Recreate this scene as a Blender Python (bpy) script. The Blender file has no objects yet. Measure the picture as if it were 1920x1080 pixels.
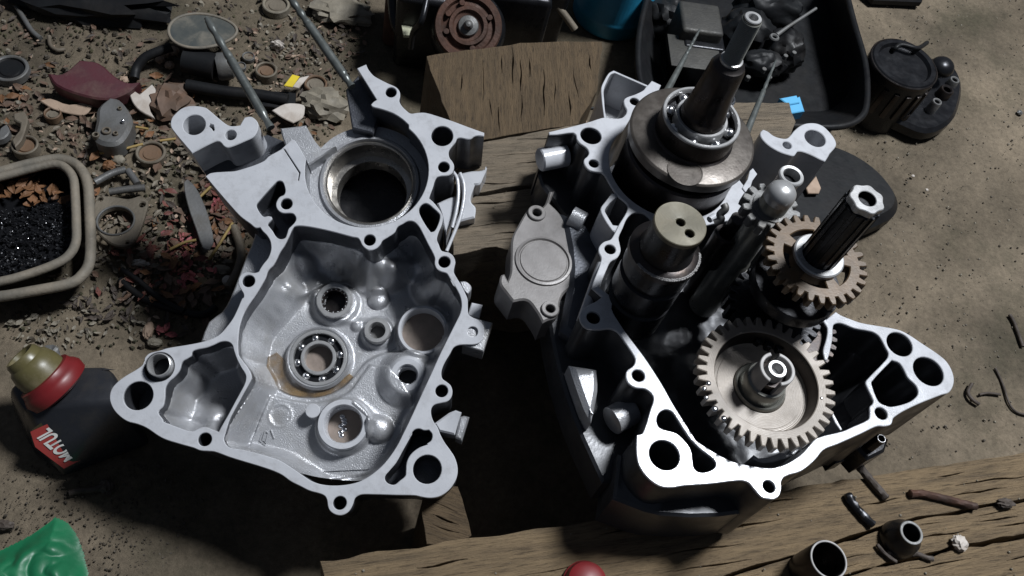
import bpy, bmesh, math, random
import numpy as np
from mathutils import Vector, Matrix, noise
random.seed(7)
SC = bpy.context.scene
COL = SC.collection
R = math.radians

# ---------------------------------------------------------------- survey of the place (metres, z up)
# The two crankcase joint faces, as measured: F = focal length in pixels of a 1920 px wide frame.
F = 1654.96
RL = np.array([[0.99399624, -0.08409627, -0.06999487], [0.100302, 0.95595537, 0.27584204], [0.04371469, -0.28120658, 0.95865108]])
TL = np.array([-0.60218408, -0.00461309, 3.0])
RR = np.array([[0.96373047, 0.20495301, -0.1709323], [-0.08950619, 0.85161515, 0.51646905], [0.25142043, -0.48243746, 0.83907203]])
TR = np.array([0.69022012, -0.04909326, 2.88691575])
S = 0.2
NL = -RL[:, 2]; NR = -RR[:, 2]
XX = np.array([1., 0, 0]) - NR[0]*NR; XX /= np.linalg.norm(XX)
W = np.array([XX, np.cross(NR, XX), NR])
def _hit(u, v, t, N, off):
    d = np.array([(u-960)/F, (v-540)/F, 1.]); P = t + N*off/S
    return d*((N@P)/(N@d))
def LP(u, v, dep=0.):
    p = _hit(u, v, TL, NL, -dep) - TL
    return (float(p@RL[:, 0])*S, -float(p@RL[:, 1])*S)
def RP(u, v, dep=0.):
    p = _hit(u, v, TR, NR, -dep) - TR
    return (float(p@RR[:, 0])*S, -float(p@RR[:, 1])*S)
def WP(u, v, z=0.):
    return Vector([float(a) for a in W@((_hit(u, v, TR, NR, z) - TR)*S)])
def frame(Rm, t):
    M = W@np.array([Rm[:, 0], -Rm[:, 1], -Rm[:, 2]]).T
    o = W@((t-TR)*S)
    m = Matrix.Identity(4)
    for i in range(3):
        for j in range(3): m[i][j] = float(M[i, j])
        m[i][3] = float(o[i])
    return m
ML = frame(RL, TL); MR = frame(RR, TR)

# ---------------------------------------------------------------- camera, world, lamp, exposure
cam = bpy.data.objects.new('camera', bpy.data.cameras.new('camera')); COL.objects.link(cam)
cam.data.sensor_width = 36.; cam.data.lens = F/1920*36
cam.data.clip_start = 0.02; cam.data.clip_end = 50
_C = W@np.diag([1., -1., -1.]); _o = W@(-TR)*S
_m = Matrix.Identity(4)
for i in range(3):
    for j in range(3): _m[i][j] = float(_C[i, j])
    _m[i][3] = float(_o[i])
cam.matrix_world = _m
SC.camera = cam
wd = bpy.data.worlds.new('World'); SC.world = wd; wd.use_nodes = True
wd.node_tree.nodes['Background'].inputs[0].default_value = (0.50, 0.60, 0.80, 1)
wd.node_tree.nodes['Background'].inputs[1].default_value = 0.10
def lamp(name, loc, tgt, size, energy, col):
    l = bpy.data.lights.new(name, 'AREA'); l.shape = 'DISK'; l.size = size; l.energy = energy; l.color = col
    o = bpy.data.objects.new(name, l); COL.objects.link(o); o.location = loc
    o.rotation_euler = (Vector(tgt)-Vector(loc)).to_track_quat('-Z', 'Y').to_euler()
    return o
lamp('workshop_lamp', (0.78, 0.50, 2.00), (-0.05, -0.05, -0.05), 0.44, 86.0, (0.93, 0.96, 1.0))
SC.view_settings.view_transform = 'Standard'; SC.view_settings.look = 'None'
SC.view_settings.gamma = 1; SC.view_settings.exposure = 0

# ---------------------------------------------------------------- materials
def mat(name, c1, c2=None, metal=0., rough=(.4, .6), scale=60., bump=.2, bscale=400., stain=None, stain_amt=.5, stain_scale=25., detail=6., stretch=None, spec=.5, coat=0.):
    m = bpy.data.materials.new(name); m.use_nodes = True
    nt = m.node_tree; N = nt.nodes; L = nt.links
    b = N['Principled BSDF']
    tc = N.new('ShaderNodeTexCoord'); mp = N.new('ShaderNodeMapping')
    L.new(tc.outputs['Object'], mp.inputs[0])
    if stretch: mp.inputs['Scale'].default_value = stretch
    n1 = N.new('ShaderNodeTexNoise'); n1.inputs['Scale'].default_value = scale; n1.inputs['Detail'].default_value = detail; n1.inputs['Roughness'].default_value = .62
    L.new(mp.outputs[0], n1.inputs['Vector'])
    r1 = N.new('ShaderNodeMapRange'); r1.inputs[1].default_value = .32; r1.inputs[2].default_value = .68
    L.new(n1.outputs[0], r1.inputs[0])
    mx = N.new('ShaderNodeMix'); mx.data_type = 'RGBA'
    c2 = c2 or tuple(x*.75 for x in c1)
    mx.inputs[6].default_value = (*c1, 1); mx.inputs[7].default_value = (*c2, 1)
    L.new(r1.outputs[0], mx.inputs[0]); out = mx.outputs[2]
    if stain:
        n2 = N.new('ShaderNodeTexNoise'); n2.inputs['Scale'].default_value = stain_scale; n2.inputs['Detail'].default_value = 8; n2.inputs['Roughness'].default_value = .7
        L.new(mp.outputs[0], n2.inputs['Vector'])
        r2 = N.new('ShaderNodeMapRange'); r2.inputs[1].default_value = .5; r2.inputs[2].default_value = .72; r2.inputs[4].default_value = stain_amt
        L.new(n2.outputs[0], r2.inputs[0])
        m2 = N.new('ShaderNodeMix'); m2.data_type = 'RGBA'; m2.inputs[7].default_value = (*stain, 1)
        L.new(r2.outputs[0], m2.inputs[0]); L.new(out, m2.inputs[6]); out = m2.outputs[2]
    L.new(out, b.inputs['Base Color'])
    b.inputs['Metallic'].default_value = metal
    b.inputs['Specular IOR Level'].default_value = spec
    b.inputs['Coat Weight'].default_value = coat; b.inputs['Coat Roughness'].default_value = .12
    rr = N.new('ShaderNodeMapRange'); rr.inputs[1].default_value = .3; rr.inputs[2].default_value = .7
    rr.inputs[3].default_value = rough[0]; rr.inputs[4].default_value = rough[1]
    n3 = N.new('ShaderNodeTexNoise'); n3.inputs['Scale'].default_value = scale*1.9; n3.inputs['Detail'].default_value = 5
    L.new(mp.outputs[0], n3.inputs['Vector']); L.new(n3.outputs[0], rr.inputs[0]); L.new(rr.outputs[0], b.inputs['Roughness'])
    if bump:
        n4 = N.new('ShaderNodeTexNoise'); n4.inputs['Scale'].default_value = bscale; n4.inputs['Detail'].default_value = 4
        L.new(mp.outputs[0], n4.inputs['Vector'])
        bp = N.new('ShaderNodeBump'); bp.inputs['Strength'].default_value = bump; bp.inputs['Distance'].default_value = .0008
        L.new(n4.outputs[0], bp.inputs['Height']); L.new(bp.outputs[0], b.inputs['Normal'])
    return m
M_FACE = mat('machined_aluminium', (.49, .50, .525), (.42, .43, .455), .06, (.15, .27), 40, .12, 900, (.20, .19, .185), .35, 110, spec=.5)
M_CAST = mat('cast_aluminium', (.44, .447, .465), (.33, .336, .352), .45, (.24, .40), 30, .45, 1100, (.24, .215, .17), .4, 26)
M_CASTD = mat('oily_or_shaded_cast_aluminium', (.10, .105, .12), (.055, .06, .07), .6, (.28, .48), 45, .35, 700, (.04, .035, .03), .6, 22)
M_COVER = mat('worn_cover_aluminium', (.20, .19, .185), (.13, .122, .118), .2, (.38, .52), 45, .12, 900, (.08, .07, .06), .5, 30)
M_BORE = mat('bore_liner_steel', (.42, .40, .37), (.32, .30, .27), .9, (.22, .40), 60, .1, 700, (.12, .10, .08), .6, 60)
M_STEEL = mat('bright_steel', (.62, .62, .63), (.50, .50, .51), 1., (.16, .30), 70, .04, 900)
M_RACE = mat('bearing_race_steel', (.40, .40, .40), (.29, .29, .29), .4, (.24, .38), 70, .04, 900)
M_DSTEEL = mat('dark_oily_or_shaded_steel', (.055, .05, .048), (.035, .03, .03), .85, (.25, .42), 60, .08, 500, (.09, .06, .04), .4, 50)
M_BLACKM = mat('black_oily_metal_or_bore_shade', (.022, .023, .026), (.014, .014, .016), .6, (.22, .42), 60, .15, 400)
M_WEB = mat('crank_web_steel', (.105, .092, .080), (.065, .057, .050), .5, (.30, .48), 80, .12, 600, (.07, .055, .045), .5, 40)
M_GEAR = mat('gear_steel', (.29, .25, .21), (.19, .165, .14), .06, (.36, .52), 45, .08, 600, (.15, .125, .10), .6, 60)
M_GEARB = mat('brown_oily_gear_steel', (.095, .058, .028), (.05, .034, .019), .15, (.38, .52), 90, .1, 600, (.08, .06, .04), .5, 60)
M_DRUM = mat('drum_end_brass_steel', (.115, .102, .068), (.08, .072, .048), .2, (.42, .55), 70, .08, 700, (.16, .13, .09), .5, 60)
M_STUD = mat('stud_steel', (.13, .14, .135), (.08, .088, .084), .4, (.28, .42), 120, .1, 700)
M_CAVR = mat('shaded_oily_casting', (.050, .052, .057), (.030, .031, .035), .3, (.28, .45), 45, .12, 500)  # oily casting, blackened further for the shade inside the right half
M_OILST = mat('grey_oily_steel', (.24, .24, .215), (.16, .16, .145), .5, (.25, .4), 60, .08, 500)
M_DUSTD = mat('dusty_dark_casting', (.048, .046, .040), (.028, .027, .025), .2, (.5, .7), 60, .4, 400)
M_GREYB = mat('grey_bright_steel', (.26, .25, .245), (.19, .185, .18), .1, (.45, .6), 60, .08, 500)
M_PACK = mat('grey_brown_packing', (.105, .088, .068), (.065, .054, .042), 0, (.7, .9), 30, .5, 200)
M_OIL = mat('amber_oil', (.24, .165, .085), (.17, .11, .055), .0, (.05, .10), 20, 0, 10, coat=1.)
def _oil():
    nt = M_OIL.node_tree; N = nt.nodes; b = N['Principled BSDF']; tc = N.new('ShaderNodeTexCoord'); n = N.new('ShaderNodeTexNoise'); n.inputs['Scale'].default_value = 120; n.inputs['Detail'].default_value = 5
    r = N.new('ShaderNodeMapRange'); r.inputs[1].default_value = .35; r.inputs[2].default_value = .65; r.inputs[3].default_value = .30; r.inputs[4].default_value = .80
    nt.links.new(tc.outputs['Object'], n.inputs['Vector']); nt.links.new(n.outputs[0], r.inputs[0]); nt.links.new(r.outputs[0], b.inputs['Alpha'])
_oil()
M_FLAT = mat('copper_brown_plug', (.26, .21, .18), (.18, .15, .125), .3, (.4, .6), 90, .2, 500)
M_WOODL = None
def turned(m, k=900, st=.25):
    nt = m.node_tree; N = nt.nodes; b = N['Principled BSDF']; tc = N.new('ShaderNodeTexCoord'); w = N.new('ShaderNodeTexWave'); w.wave_type = 'RINGS'; w.rings_direction = 'Z'
    w.inputs['Scale'].default_value = k; w.inputs['Distortion'].default_value = .6; w.inputs['Detail'].default_value = 2
    nt.links.new(tc.outputs['Object'], w.inputs['Vector']); bp = N.new('ShaderNodeBump'); bp.inputs['Strength'].default_value = st; bp.inputs['Distance'].default_value = .0002
    nt.links.new(w.outputs[1], bp.inputs['Height']); old = b.inputs['Normal'].links[0].from_socket; nt.links.new(old, bp.inputs['Normal']); nt.links.new(bp.outputs[0], b.inputs['Normal'])
turned(M_GEAR, 330, .35); turned(M_DRUM, 420, .3)
def wood(name, ca, cb, cc, axis, stainc=(.05, .045, .04)):
    m = mat(name, ca, cb, 0., (.65, .85), 14, .9, 160, stainc, .75, 9, 9, stretch=axis, spec=.25)
    nt = m.node_tree; N = nt.nodes; L = nt.links
    mp = [n for n in N if n.type == 'MAPPING'][0]; b = N['Principled BSDF']
    old = b.inputs['Base Color'].links[0].from_socket
    w = N.new('ShaderNodeTexNoise'); w.inputs['Scale'].default_value = 55; w.inputs['Detail'].default_value = 10; w.inputs['Roughness'].default_value = .75
    L.new(mp.outputs[0], w.inputs['Vector'])
    r = N.new('ShaderNodeMapRange'); r.inputs[1].default_value = .52; r.inputs[2].default_value = .66; r.inputs[4].default_value = .92
    L.new(w.outputs[0], r.inputs[0])
    x = N.new('ShaderNodeMix'); x.data_type = 'RGBA'; x.inputs[7].default_value = (*cc, 1)
    L.new(r.outputs[0], x.inputs[0]); L.new(old, x.inputs[6]); L.new(x.outputs[2], b.inputs['Base Color'])
    bp = [n for n in N if n.type == 'BUMP'][0]; bp.inputs['Distance'].default_value = .0025
    L.new(w.outputs[0], bp.inputs['Height'])
    return m
M_WOOD = wood('weathered_plank_wood', (.23, .165, .095), (.135, .098, .060), (.045, .032, .020), (1.2, 14, 6), (.045, .036, .027))
M_WOODG = wood('grey_beam_wood', (.20, .16, .115), (.12, .10, .075), (.05, .04, .03), (1.2, 14, 6), (.07, .057, .042))
M_WOODB = wood('brown_block_wood', (.115, .08, .046), (.07, .05, .03), (.03, .022, .015), (12, 1.4, 6), (.05, .036, .022))
M_BLACKP = mat('black_plastic', (.011, .012, .013), (.007, .007, .008), 0, (.38, .6), 40, .2, 300, (.030, .025, .020), .3, 15, spec=.18)
M_BLUE = mat('blue_plastic', (.020, .21, .36), (.014, .15, .26), 0, (.38, .5), 30, .1, 300)
M_LBLUE = mat('light_blue_plastic', (.10, .38, .62), (.08, .30, .52), 0, (.4, .5), 30, .1, 300)
M_RUST = mat('rusty_iron', (.085, .038, .024), (.045, .025, .018), .3, (.6, .85), 60, .7, 260, (.035, .025, .02), .6, 35)
M_RED = mat('red_plastic', (.17, .013, .015), (.11, .009, .010), 0, (.35, .5), 30, .05, 300)
M_OLIVE = mat('olive_translucent_plastic', (.11, .095, .038), (.07, .06, .026), 0, (.3, .45), 40, .1, 300, (.30, .25, .15), .5, 40)
M_BOTTLE = mat('dark_grey_bottle_plastic', (.020, .021, .025), (.012, .013, .016), 0, (.2, .38), 40, .1, 300, (.08, .07, .055), .3, 20)
M_GREEN = mat('green_plastic_sheet', (.010, .15, .062), (.007, .10, .042), 0, (.35, .55), 25, .3, 200)
M_LABEL = mat('red_label', (.27, .035, .030), (.20, .028, .025), 0, (.4, .5), 40, .05, 300)
M_LETTER = mat('grey_white_letters', (.55, .55, .52), (.45, .45, .43), 0, (.4, .5), 40, .05, 300)
M_DLABEL = mat('green_black_label', (.012, .03, .012), (.05, .02, .012), 0, (.4, .5), 60, .05, 300)
M_TAN = mat('dusty_tan_rubber', (.20, .17, .13), (.12, .11, .09), 0, (.6, .8), 40, .6, 300, (.06, .055, .045), .7, 28)
M_GLASS = mat('dusty_mirror_glass', (.07, .08, .08), (.12, .12, .105), .3, (.2, .45), 50, .1, 300, (.34, .30, .24), .55, 35)
M_MAROON = mat('maroon_plastic', (.070, .013, .020), (.045, .010, .014), 0, (.5, .65), 40, .2, 300, (.16, .11, .08), .4, 25)
M_GREYP = mat('dull_grey_metal', (.15, .15, .15), (.10, .10, .095), .3, (.42, .6), 60, .3, 400, (.08, .065, .05), .6, 40)
M_DIRTM = mat('dirty_tan_metal', (.17, .145, .11), (.11, .093, .07), .2, (.55, .75), 60, .4, 400, (.09, .065, .045), .5, 35)
M_BROWNC = mat('brown_cap', (.14, .085, .05), (.10, .06, .035), 0, (.5, .7), 60, .3, 400, (.2, .15, .09), .5, 30)
M_WHITE = mat('dirty_white_scrap', (.48, .44, .40), (.36, .32, .28), 0, (.5, .7), 60, .4, 300, (.22, .16, .11), .5, 40)
M_PINKW = mat('pale_pink_wood_chip_and_lit_ground', (.36, .26, .19), (.25, .18, .13), 0, (.6, .8), 60, .4, 300)
M_YELLOW = mat('yellow_plastic', (.62, .48, .02), (.5, .38, .02), 0, (.4, .5), 60, .1, 300)
M_STRAW = mat('straw', (.30, .21, .07), (.22, .15, .05), 0, (.6, .8), 60, .3, 300)
M_TWIG = mat('dark_twig', (.060, .045, .035), (.035, .027, .022), 0, (.6, .85), 90, .8, 300)
M_LEAFR = mat('pink_petal', (.27, .065, .075), (.19, .05, .05), 0, (.6, .8), 60, .3, 300)
M_LEAFO = mat('orange_brown_leaf', (.17, .075, .028), (.10, .048, .02), 0, (.6, .8), 60, .3, 300)
M_MOSS = mat('olive_soil', (.060, .055, .026), (.035, .032, .018), 0, (.7, .9), 60, .5, 300)
M_LEAFRB = mat('reddish_brown_leaf', (.16, .05, .035), (.10, .035, .028), 0, (.6, .8), 60, .3, 300)
M_LEAFB = mat('brown_leaf', (.12, .07, .045), (.075, .05, .035), 0, (.6, .8), 60, .3, 300)
M_STONE = mat('pale_stone', (.21, .185, .14), (.13, .115, .09), 0, (.6, .8), 90, .6, 300)
M_CHIP = mat('crumb', (.075, .06, .042), (.035, .028, .020), 0, (.6, .8), 90, .6, 300)

# ---------------------------------------------------------------- helpers
def tag(o, label=None, cat=None, group=None, kind=None):
    if label: o['label'] = label
    if cat: o['category'] = cat
    if group: o['group'] = group
    if kind: o['kind'] = kind
    return o
def empty(name, loc=(0, 0, 0), label=None, cat=None, group=None, mw=None):
    o = bpy.data.objects.new(name, None); COL.objects.link(o); o.empty_display_size = .01
    if mw is not None: o.matrix_world = mw @ Matrix.Translation(Vector(loc))
    else: o.location = loc
    return tag(o, label, cat, group)
def mesh_obj(name, me, m, parent=None, angle=35, loc=None):
    if m: 
        me.materials.clear(); me.materials.append(m)
    if angle is not None:
        me.shade_smooth(); me.set_sharp_from_angle(angle=R(angle))
    o = bpy.data.objects.new(name, me); COL.objects.link(o)
    if parent: o.parent = parent
    if loc is not None: o.location = loc
    return o
def smooth(pts, n=4, sharp=55, closed=True):
    P = [np.array(p[:2], float) for p in pts]; k = len(P); out = []
    def issharp(i):
        if not closed and (i % k == 0 or i % k == k-1): return True
        a = P[i % k]-P[(i-1) % k]; b = P[(i+1) % k]-P[i % k]
        la = np.linalg.norm(a); lb = np.linalg.norm(b)
        if la < 1e-9 or lb < 1e-9: return True
        return math.degrees(math.acos(max(-1, min(1, (a@b)/(la*lb))))) > sharp
    rng = range(k if closed else k-1)
    for i in rng:
        p1 = P[i]; p2 = P[(i+1) % k]; d = np.linalg.norm(p2-p1)
        def tangent(j):
            if issharp(j): return None
            a = P[(j-1) % k]; b = P[(j+1) % k]; c = P[j % k]
            t = (b-a); l = np.linalg.norm(t); return t/l if l > 1e-9 else None
        t1 = tangent(i); t2 = tangent(i+1)
        if t1 is None: t1 = (p2-p1)/max(d, 1e-9)
        if t2 is None: t2 = (p2-p1)/max(d, 1e-9)
        for s in range(n):
            t = s/n; h00 = 2*t**3-3*t**2+1; h10 = t**3-2*t**2+t; h01 = -2*t**3+3*t**2; h11 = t**3-t**2
            out.append(tuple(h00*p1+h10*d*t1+h01*p2+h11*d*t2))
    if not closed: out.append(tuple(P[-1]))
    return out
def circ(c, r, n=32, a0=0, a1=2*math.pi):
    return [(c[0]+r*math.cos(a0+(a1-a0)*i/n), c[1]+r*math.sin(a0+(a1-a0)*i/n)) for i in range(n)]
def _clean(P):
    out = []
    for p in P:
        if not out or math.hypot(p[0]-out[-1][0], p[1]-out[-1][1]) > 2e-5: out.append((float(p[0]), float(p[1])))
    while len(out) > 3 and math.hypot(out[0][0]-out[-1][0], out[0][1]-out[-1][1]) < 2e-5: out.pop()
    return out
def _area(P): return .5*sum(P[i-1][0]*P[i][1]-P[i][0]*P[i-1][1] for i in range(len(P)))
def plate_mesh(polys, z0, z1, bevel=.0004):
    """prism from nested loops (even-odd), top and bottom edges bevelled"""
    L_ = [_clean(P) for P in polys]; n_in = []
    for i, P in enumerate(L_):
        x, y = np.array([P[0][0]]), np.array([P[0][1]])
        dep = sum(1 for j, Q in enumerate(L_) if j != i and pip(x, y, Q)[0])
        if (_area(P) > 0) == (dep % 2 == 1): P.reverse()      # solid loops anticlockwise, holes clockwise
    bevel = min(bevel, (z1-z0)*.3)
    ins = []
    for P in L_:
        k = len(P); Q = []
        for i in range(k):
            a, b, c = P[i-1], P[i], P[(i+1) % k]
            d1 = (b[0]-a[0], b[1]-a[1]); d2 = (c[0]-b[0], c[1]-b[1]); l1 = math.hypot(*d1); l2 = math.hypot(*d2)
            n1 = (-d1[1]/l1, d1[0]/l1); n2 = (-d2[1]/l2, d2[0]/l2); m = (n1[0]+n2[0], n1[1]+n2[1]); ml = math.hypot(*m)
            if ml < .3: Q.append((b[0]+n1[0]*bevel, b[1]+n1[1]*bevel)); continue
            sc = min(bevel*2/ml/ml, bevel*2/ml); Q.append((b[0]+m[0]*sc, b[1]+m[1]*sc))
        ins.append(Q)
    pts = []; edges = []
    for Q in ins:
        o = len(pts); pts += [Vector(q) for q in Q]; edges += [(o+i, o+(i+1) % len(Q)) for i in range(len(Q))]
    from mathutils.geometry import delaunay_2d_cdt
    vv, ee, ff, ov, oe, of = delaunay_2d_cdt(pts, edges, [], 0, 1e-7)
    C = np.array([[sum(vv[i][q] for i in f)/3 for q in (0, 1)] for f in ff]) if ff else np.zeros((0, 2))
    inside = np.zeros(len(ff), bool)
    for Q in ins: inside ^= pip(C[:, 0], C[:, 1], Q)
    first = {}
    for i, src in enumerate(ov):
        for s_ in src: first[s_] = i
    vs = [(v[0], v[1], z1) for v in vv]; nb = len(vs); vs += [(v[0], v[1], z0) for v in vv]
    fs = []
    for f, k_ in zip(ff, inside):
        if not k_: continue
        a = sum((vv[f[i-1]][0]*vv[f[i]][1]-vv[f[i]][0]*vv[f[i-1]][1]) for i in range(3))
        t = tuple(f) if a > 0 else tuple(reversed(f)); fs.append(t); fs.append(tuple(nb+i for i in reversed(t)))
    o = 0
    for P in L_:
        k = len(P); b0 = len(vs)
        vs += [(p[0], p[1], z1-bevel) for p in P]+[(p[0], p[1], z0+bevel) for p in P]
        for i in range(k):
            j = (i+1) % k; ti, tj = first[o+i], first[o+j]
            if ti != tj: fs.append((ti, b0+i, b0+j, tj)); fs.append((nb+ti, nb+tj, b0+k+j, b0+k+i))
            fs.append((b0+i, b0+k+i, b0+k+j, b0+j))
        o += k
    me = bpy.data.meshes.new('plate'); me.from_pydata(vs, [], fs); me.validate(); me.update()
    return me
def plate(name, polys, z0, z1, m, parent=None, bevel=.0004, angle=35):
    return mesh_obj(name, plate_mesh(polys, z0, z1, bevel), m, parent, angle)
def lathe_mesh(prof, n=48, c=(0, 0), closed=False, z=0, jag=0.):
    vs = []; fs = []; k = len(prof)
    for i in range(n):
        a = 2*math.pi*i/n; ca = math.cos(a); sa = math.sin(a)
        for r, h in prof: vs.append((c[0]+r*ca, c[1]+r*sa, z+h))
    kk = k if closed else k-1
    for i in range(n):
        j = (i+1) % n
        for q in range(kk):
            q2 = (q+1) % k
            fs.append((i*k+q, j*k+q, j*k+q2, i*k+q2))
    me = bpy.data.meshes.new('lathe'); me.from_pydata(vs, [], fs); me.update()
    bm = bmesh.new(); bm.from_mesh(me); bmesh.ops.remove_doubles(bm, verts=bm.verts, dist=1e-7)
    bmesh.ops.recalc_face_normals(bm, faces=bm.faces); bm.to_mesh(me); bm.free()
    return me
def lathe(name, prof, m, parent=None, n=48, c=(0, 0), closed=False, z=0, angle=35):
    return mesh_obj(name, lathe_mesh(prof, n, c, closed, z), m, parent, angle)
def ring_prof(ri, ro, z0, z1, b=.0004):
    return [(ri, z0), (ri, z1-b), (ri+b, z1), (ro-b, z1), (ro, z1-b), (ro, z0)]
def disc_prof(r, z0, z1, b=.0004):
    return [(1e-6, z1), (r-b, z1), (r, z1-b), (r, z0), (1e-6, z0)]
def tube_mesh(pts, rad, n=10, closed=False, cap=True):
    P = [Vector(p) for p in pts]; k = len(P); vs = []; fs = []
    rr = rad if isinstance(rad, (list, tuple)) else [rad]*k
    prev = None
    for i in range(k):
        if closed: t = (P[(i+1) % k]-P[i-1])
        else: t = P[min(i+1, k-1)]-P[max(i-1, 0)]
        t.normalize()
        if prev is None:
            a = Vector((0, 0, 1)) if abs(t.z) < .9 else Vector((1, 0, 0)); u = t.cross(a).normalized()
        else:
            u = (prev - t*prev.dot(t)).normalized()
        prev = u; v = t.cross(u)
        for j in range(n):
            a = 2*math.pi*j/n; vs.append(P[i]+(u*math.cos(a)+v*math.sin(a))*rr[i])
    for i in range(k if closed else k-1):
        i2 = (i+1) % k
        for j in range(n): fs.append((i*n+j, i*n+(j+1) % n, i2*n+(j+1) % n, i2*n+j))
    if cap and not closed:
        fs.append(tuple(reversed(range(n)))); fs.append(tuple((k-1)*n+j for j in range(n)))
    me = bpy.data.meshes.new('tube'); me.from_pydata(vs, [], fs); me.update(); return me
def tube(name, pts, rad, m, parent=None, n=10, closed=False, angle=50):
    return mesh_obj(name, tube_mesh(pts, rad, n, closed), m, parent, angle)
def rpath(pts, n=6):
    """smooth 3-D path"""
    P = [Vector(p) for p in pts]; out = []
    for i in range(len(P)-1):
        p0 = P[max(i-1, 0)]; p1 = P[i]; p2 = P[i+1]; p3 = P[min(i+2, len(P)-1)]
        for s in range(n):
            t = s/n
            out.append(.5*((2*p1)+(p2-p0)*t+(2*p0-5*p1+4*p2-p3)*t*t+(3*p1-p0-3*p2+p3)*t**3))
    out.append(P[-1]); return out
def sphere_mesh(r, n=12, sq=(1, 1, 1), lump=0., seed=0, ls=3.):
    bm = bmesh.new(); bmesh.ops.create_icosphere(bm, subdivisions=n if n < 6 else 2, radius=1)
    for v in bm.verts:
        k = 1+lump*noise.noise(v.co*ls+Vector((seed*3.1, seed, 0)))
        v.co = Vector((v.co.x*sq[0], v.co.y*sq[1], v.co.z*sq[2]))*r*k
    me = bpy.data.meshes.new('s'); bm.to_mesh(me); bm.free(); return me
def box_mesh(sx, sy, sz, bev=.001, seg=2):
    bm = bmesh.new(); bmesh.ops.create_cube(bm, size=1)
    for v in bm.verts: v.co = Vector((v.co.x*sx, v.co.y*sy, v.co.z*sz))
    if bev: bmesh.ops.bevel(bm, geom=bm.edges[:], offset=bev, segments=seg, affect='EDGES', profile=.6)
    me = bpy.data.meshes.new('b'); bm.to_mesh(me); bm.free(); return me
def join_meshes(ms):
    bm = bmesh.new()
    for me in ms: bm.from_mesh(me); bpy.data.meshes.remove(me)
    me = bpy.data.meshes.new('j'); bm.to_mesh(me); bm.free(); return me
def T(x0, y0, s, pts): return [(x0+x/s, y0+y/s) for x, y in pts]
def Lq(pts, d=0.): return [LP(u, v, d) for u, v in pts]
def Rq(pts, d=0.): return [RP(u, v, d) for u, v in pts]
def mirror(pts): return [(-x, y) for x, y in pts]
def pip(X, Y, P):
    ins = np.zeros(X.shape, bool); k = len(P)
    for i in range(k):
        x1, y1 = P[i]; x2, y2 = P[(i+1) % k]
        c = ((y1 > Y) != (y2 > Y))
        if y1 != y2: ins ^= c & (X < (x2-x1)*(Y-y1)/(y2-y1)+x1)
    return ins
def pdist(X, Y, P):
    d = np.full(X.shape, 1e9); k = len(P)
    for i in range(k):
        x1, y1 = P[i]; x2, y2 = P[(i+1) % k]; dx = x2-x1; dy = y2-y1; l = dx*dx+dy*dy+1e-15
        t = np.clip(((X-x1)*dx+(Y-y1)*dy)/l, 0, 1)
        d = np.minimum(d, (X-x1-t*dx)**2+(Y-y1-t*dy)**2)
    return np.sqrt(d)
def sst(a, b, x):
    t = np.clip((x-a)/(b-a), 0, 1); return t*t*(3-2*t)
def grid_mesh(X, Y, Z, keep):
    ny, nx = X.shape; idx = -np.ones(X.shape, int); vs = []
    vk = np.zeros(X.shape, bool); cell = keep[:-1, :-1] & keep[1:, :-1] & keep[:-1, 1:] & keep[1:, 1:]
    vk[:-1, :-1] |= cell; vk[1:, :-1] |= cell; vk[:-1, 1:] |= cell; vk[1:, 1:] |= cell
    idx[vk] = np.arange(vk.sum()); vs = np.stack([X[vk], Y[vk], Z[vk]], 1)
    jj, ii = np.nonzero(cell)
    fs = np.stack([idx[jj, ii], idx[jj, ii+1], idx[jj+1, ii+1], idx[jj+1, ii]], 1)
    me = bpy.data.meshes.new('g'); me.from_pydata(vs.tolist(), [], fs.tolist()); me.update(); return me

# ---------------------------------------------------------------- the setting: floor
def vnoise(X, Y, s, seed):
    out = np.zeros(X.shape)
    for i in range(X.shape[0]):
        for j in range(X.shape[1]):
            out[i, j] = noise.fractal(Vector((X[i, j]*s, Y[i, j]*s, seed)), .8, 2.1, 4)
    return out
FZ = -.205
gx = np.linspace(-1.6, 1.6, 260); gy = np.linspace(-1.2, 2.2, 260)
gx = np.sign(gx)*np.abs(gx/1.6)**1.35*1.6; gy = .3+np.sign(gy-.3)*np.abs((gy-.3)/1.9)**1.35*1.9
X, Y = np.meshgrid(gx, gy)
Z = FZ - .002 + vnoise(X, Y, 9, 1.3)*.0025 + vnoise(X, Y, 60, 5.3)*.0008
def floor_material():
    m = mat('packed_dirt_concrete', (.205, .165, .118), (.072, .059, .042), 0, (.72, .92), 8, .9, 90, (.036, .037, .022), .8, 5.5, 10, spec=.2)
    nt = m.node_tree; N = nt.nodes; L = nt.links; b = N['Principled BSDF']
    mp = [n for n in N if n.type == 'MAPPING'][0]
    old = b.inputs['Base Color'].links[0].from_socket
    v = N.new('ShaderNodeTexNoise'); v.inputs['Scale'].default_value = 210; v.inputs['Detail'].default_value = 10; v.inputs['Roughness'].default_value = .8
    L.new(mp.outputs[0], v.inputs['Vector'])
    r = N.new('ShaderNodeMapRange'); r.inputs[1].default_value = .35; r.inputs[2].default_value = .7; r.inputs[3].default_value = .68; r.inputs[4].default_value = 1.30
    L.new(v.outputs[0], r.inputs[0])
    x = N.new('ShaderNodeVectorMath'); x.operation = 'SCALE'; L.new(old, x.inputs[0]); L.new(r.outputs[0], x.inputs[3])
    L.new(x.outputs[0], b.inputs['Base Color'])
    bp = [n for n in N if n.type == 'BUMP'][0]; bp.inputs['Distance'].default_value = .0018
    L.new(v.outputs[0], bp.inputs['Height'])
    return m
M_FLOOR = floor_material()
_f = mesh_obj('floor', grid_mesh(X, Y, Z, np.ones(X.shape, bool)), M_FLOOR, None, None); _f.data.shade_smooth(); tag(_f, 'stained brown grey dirt covered concrete workshop floor', kind='structure')

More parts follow.
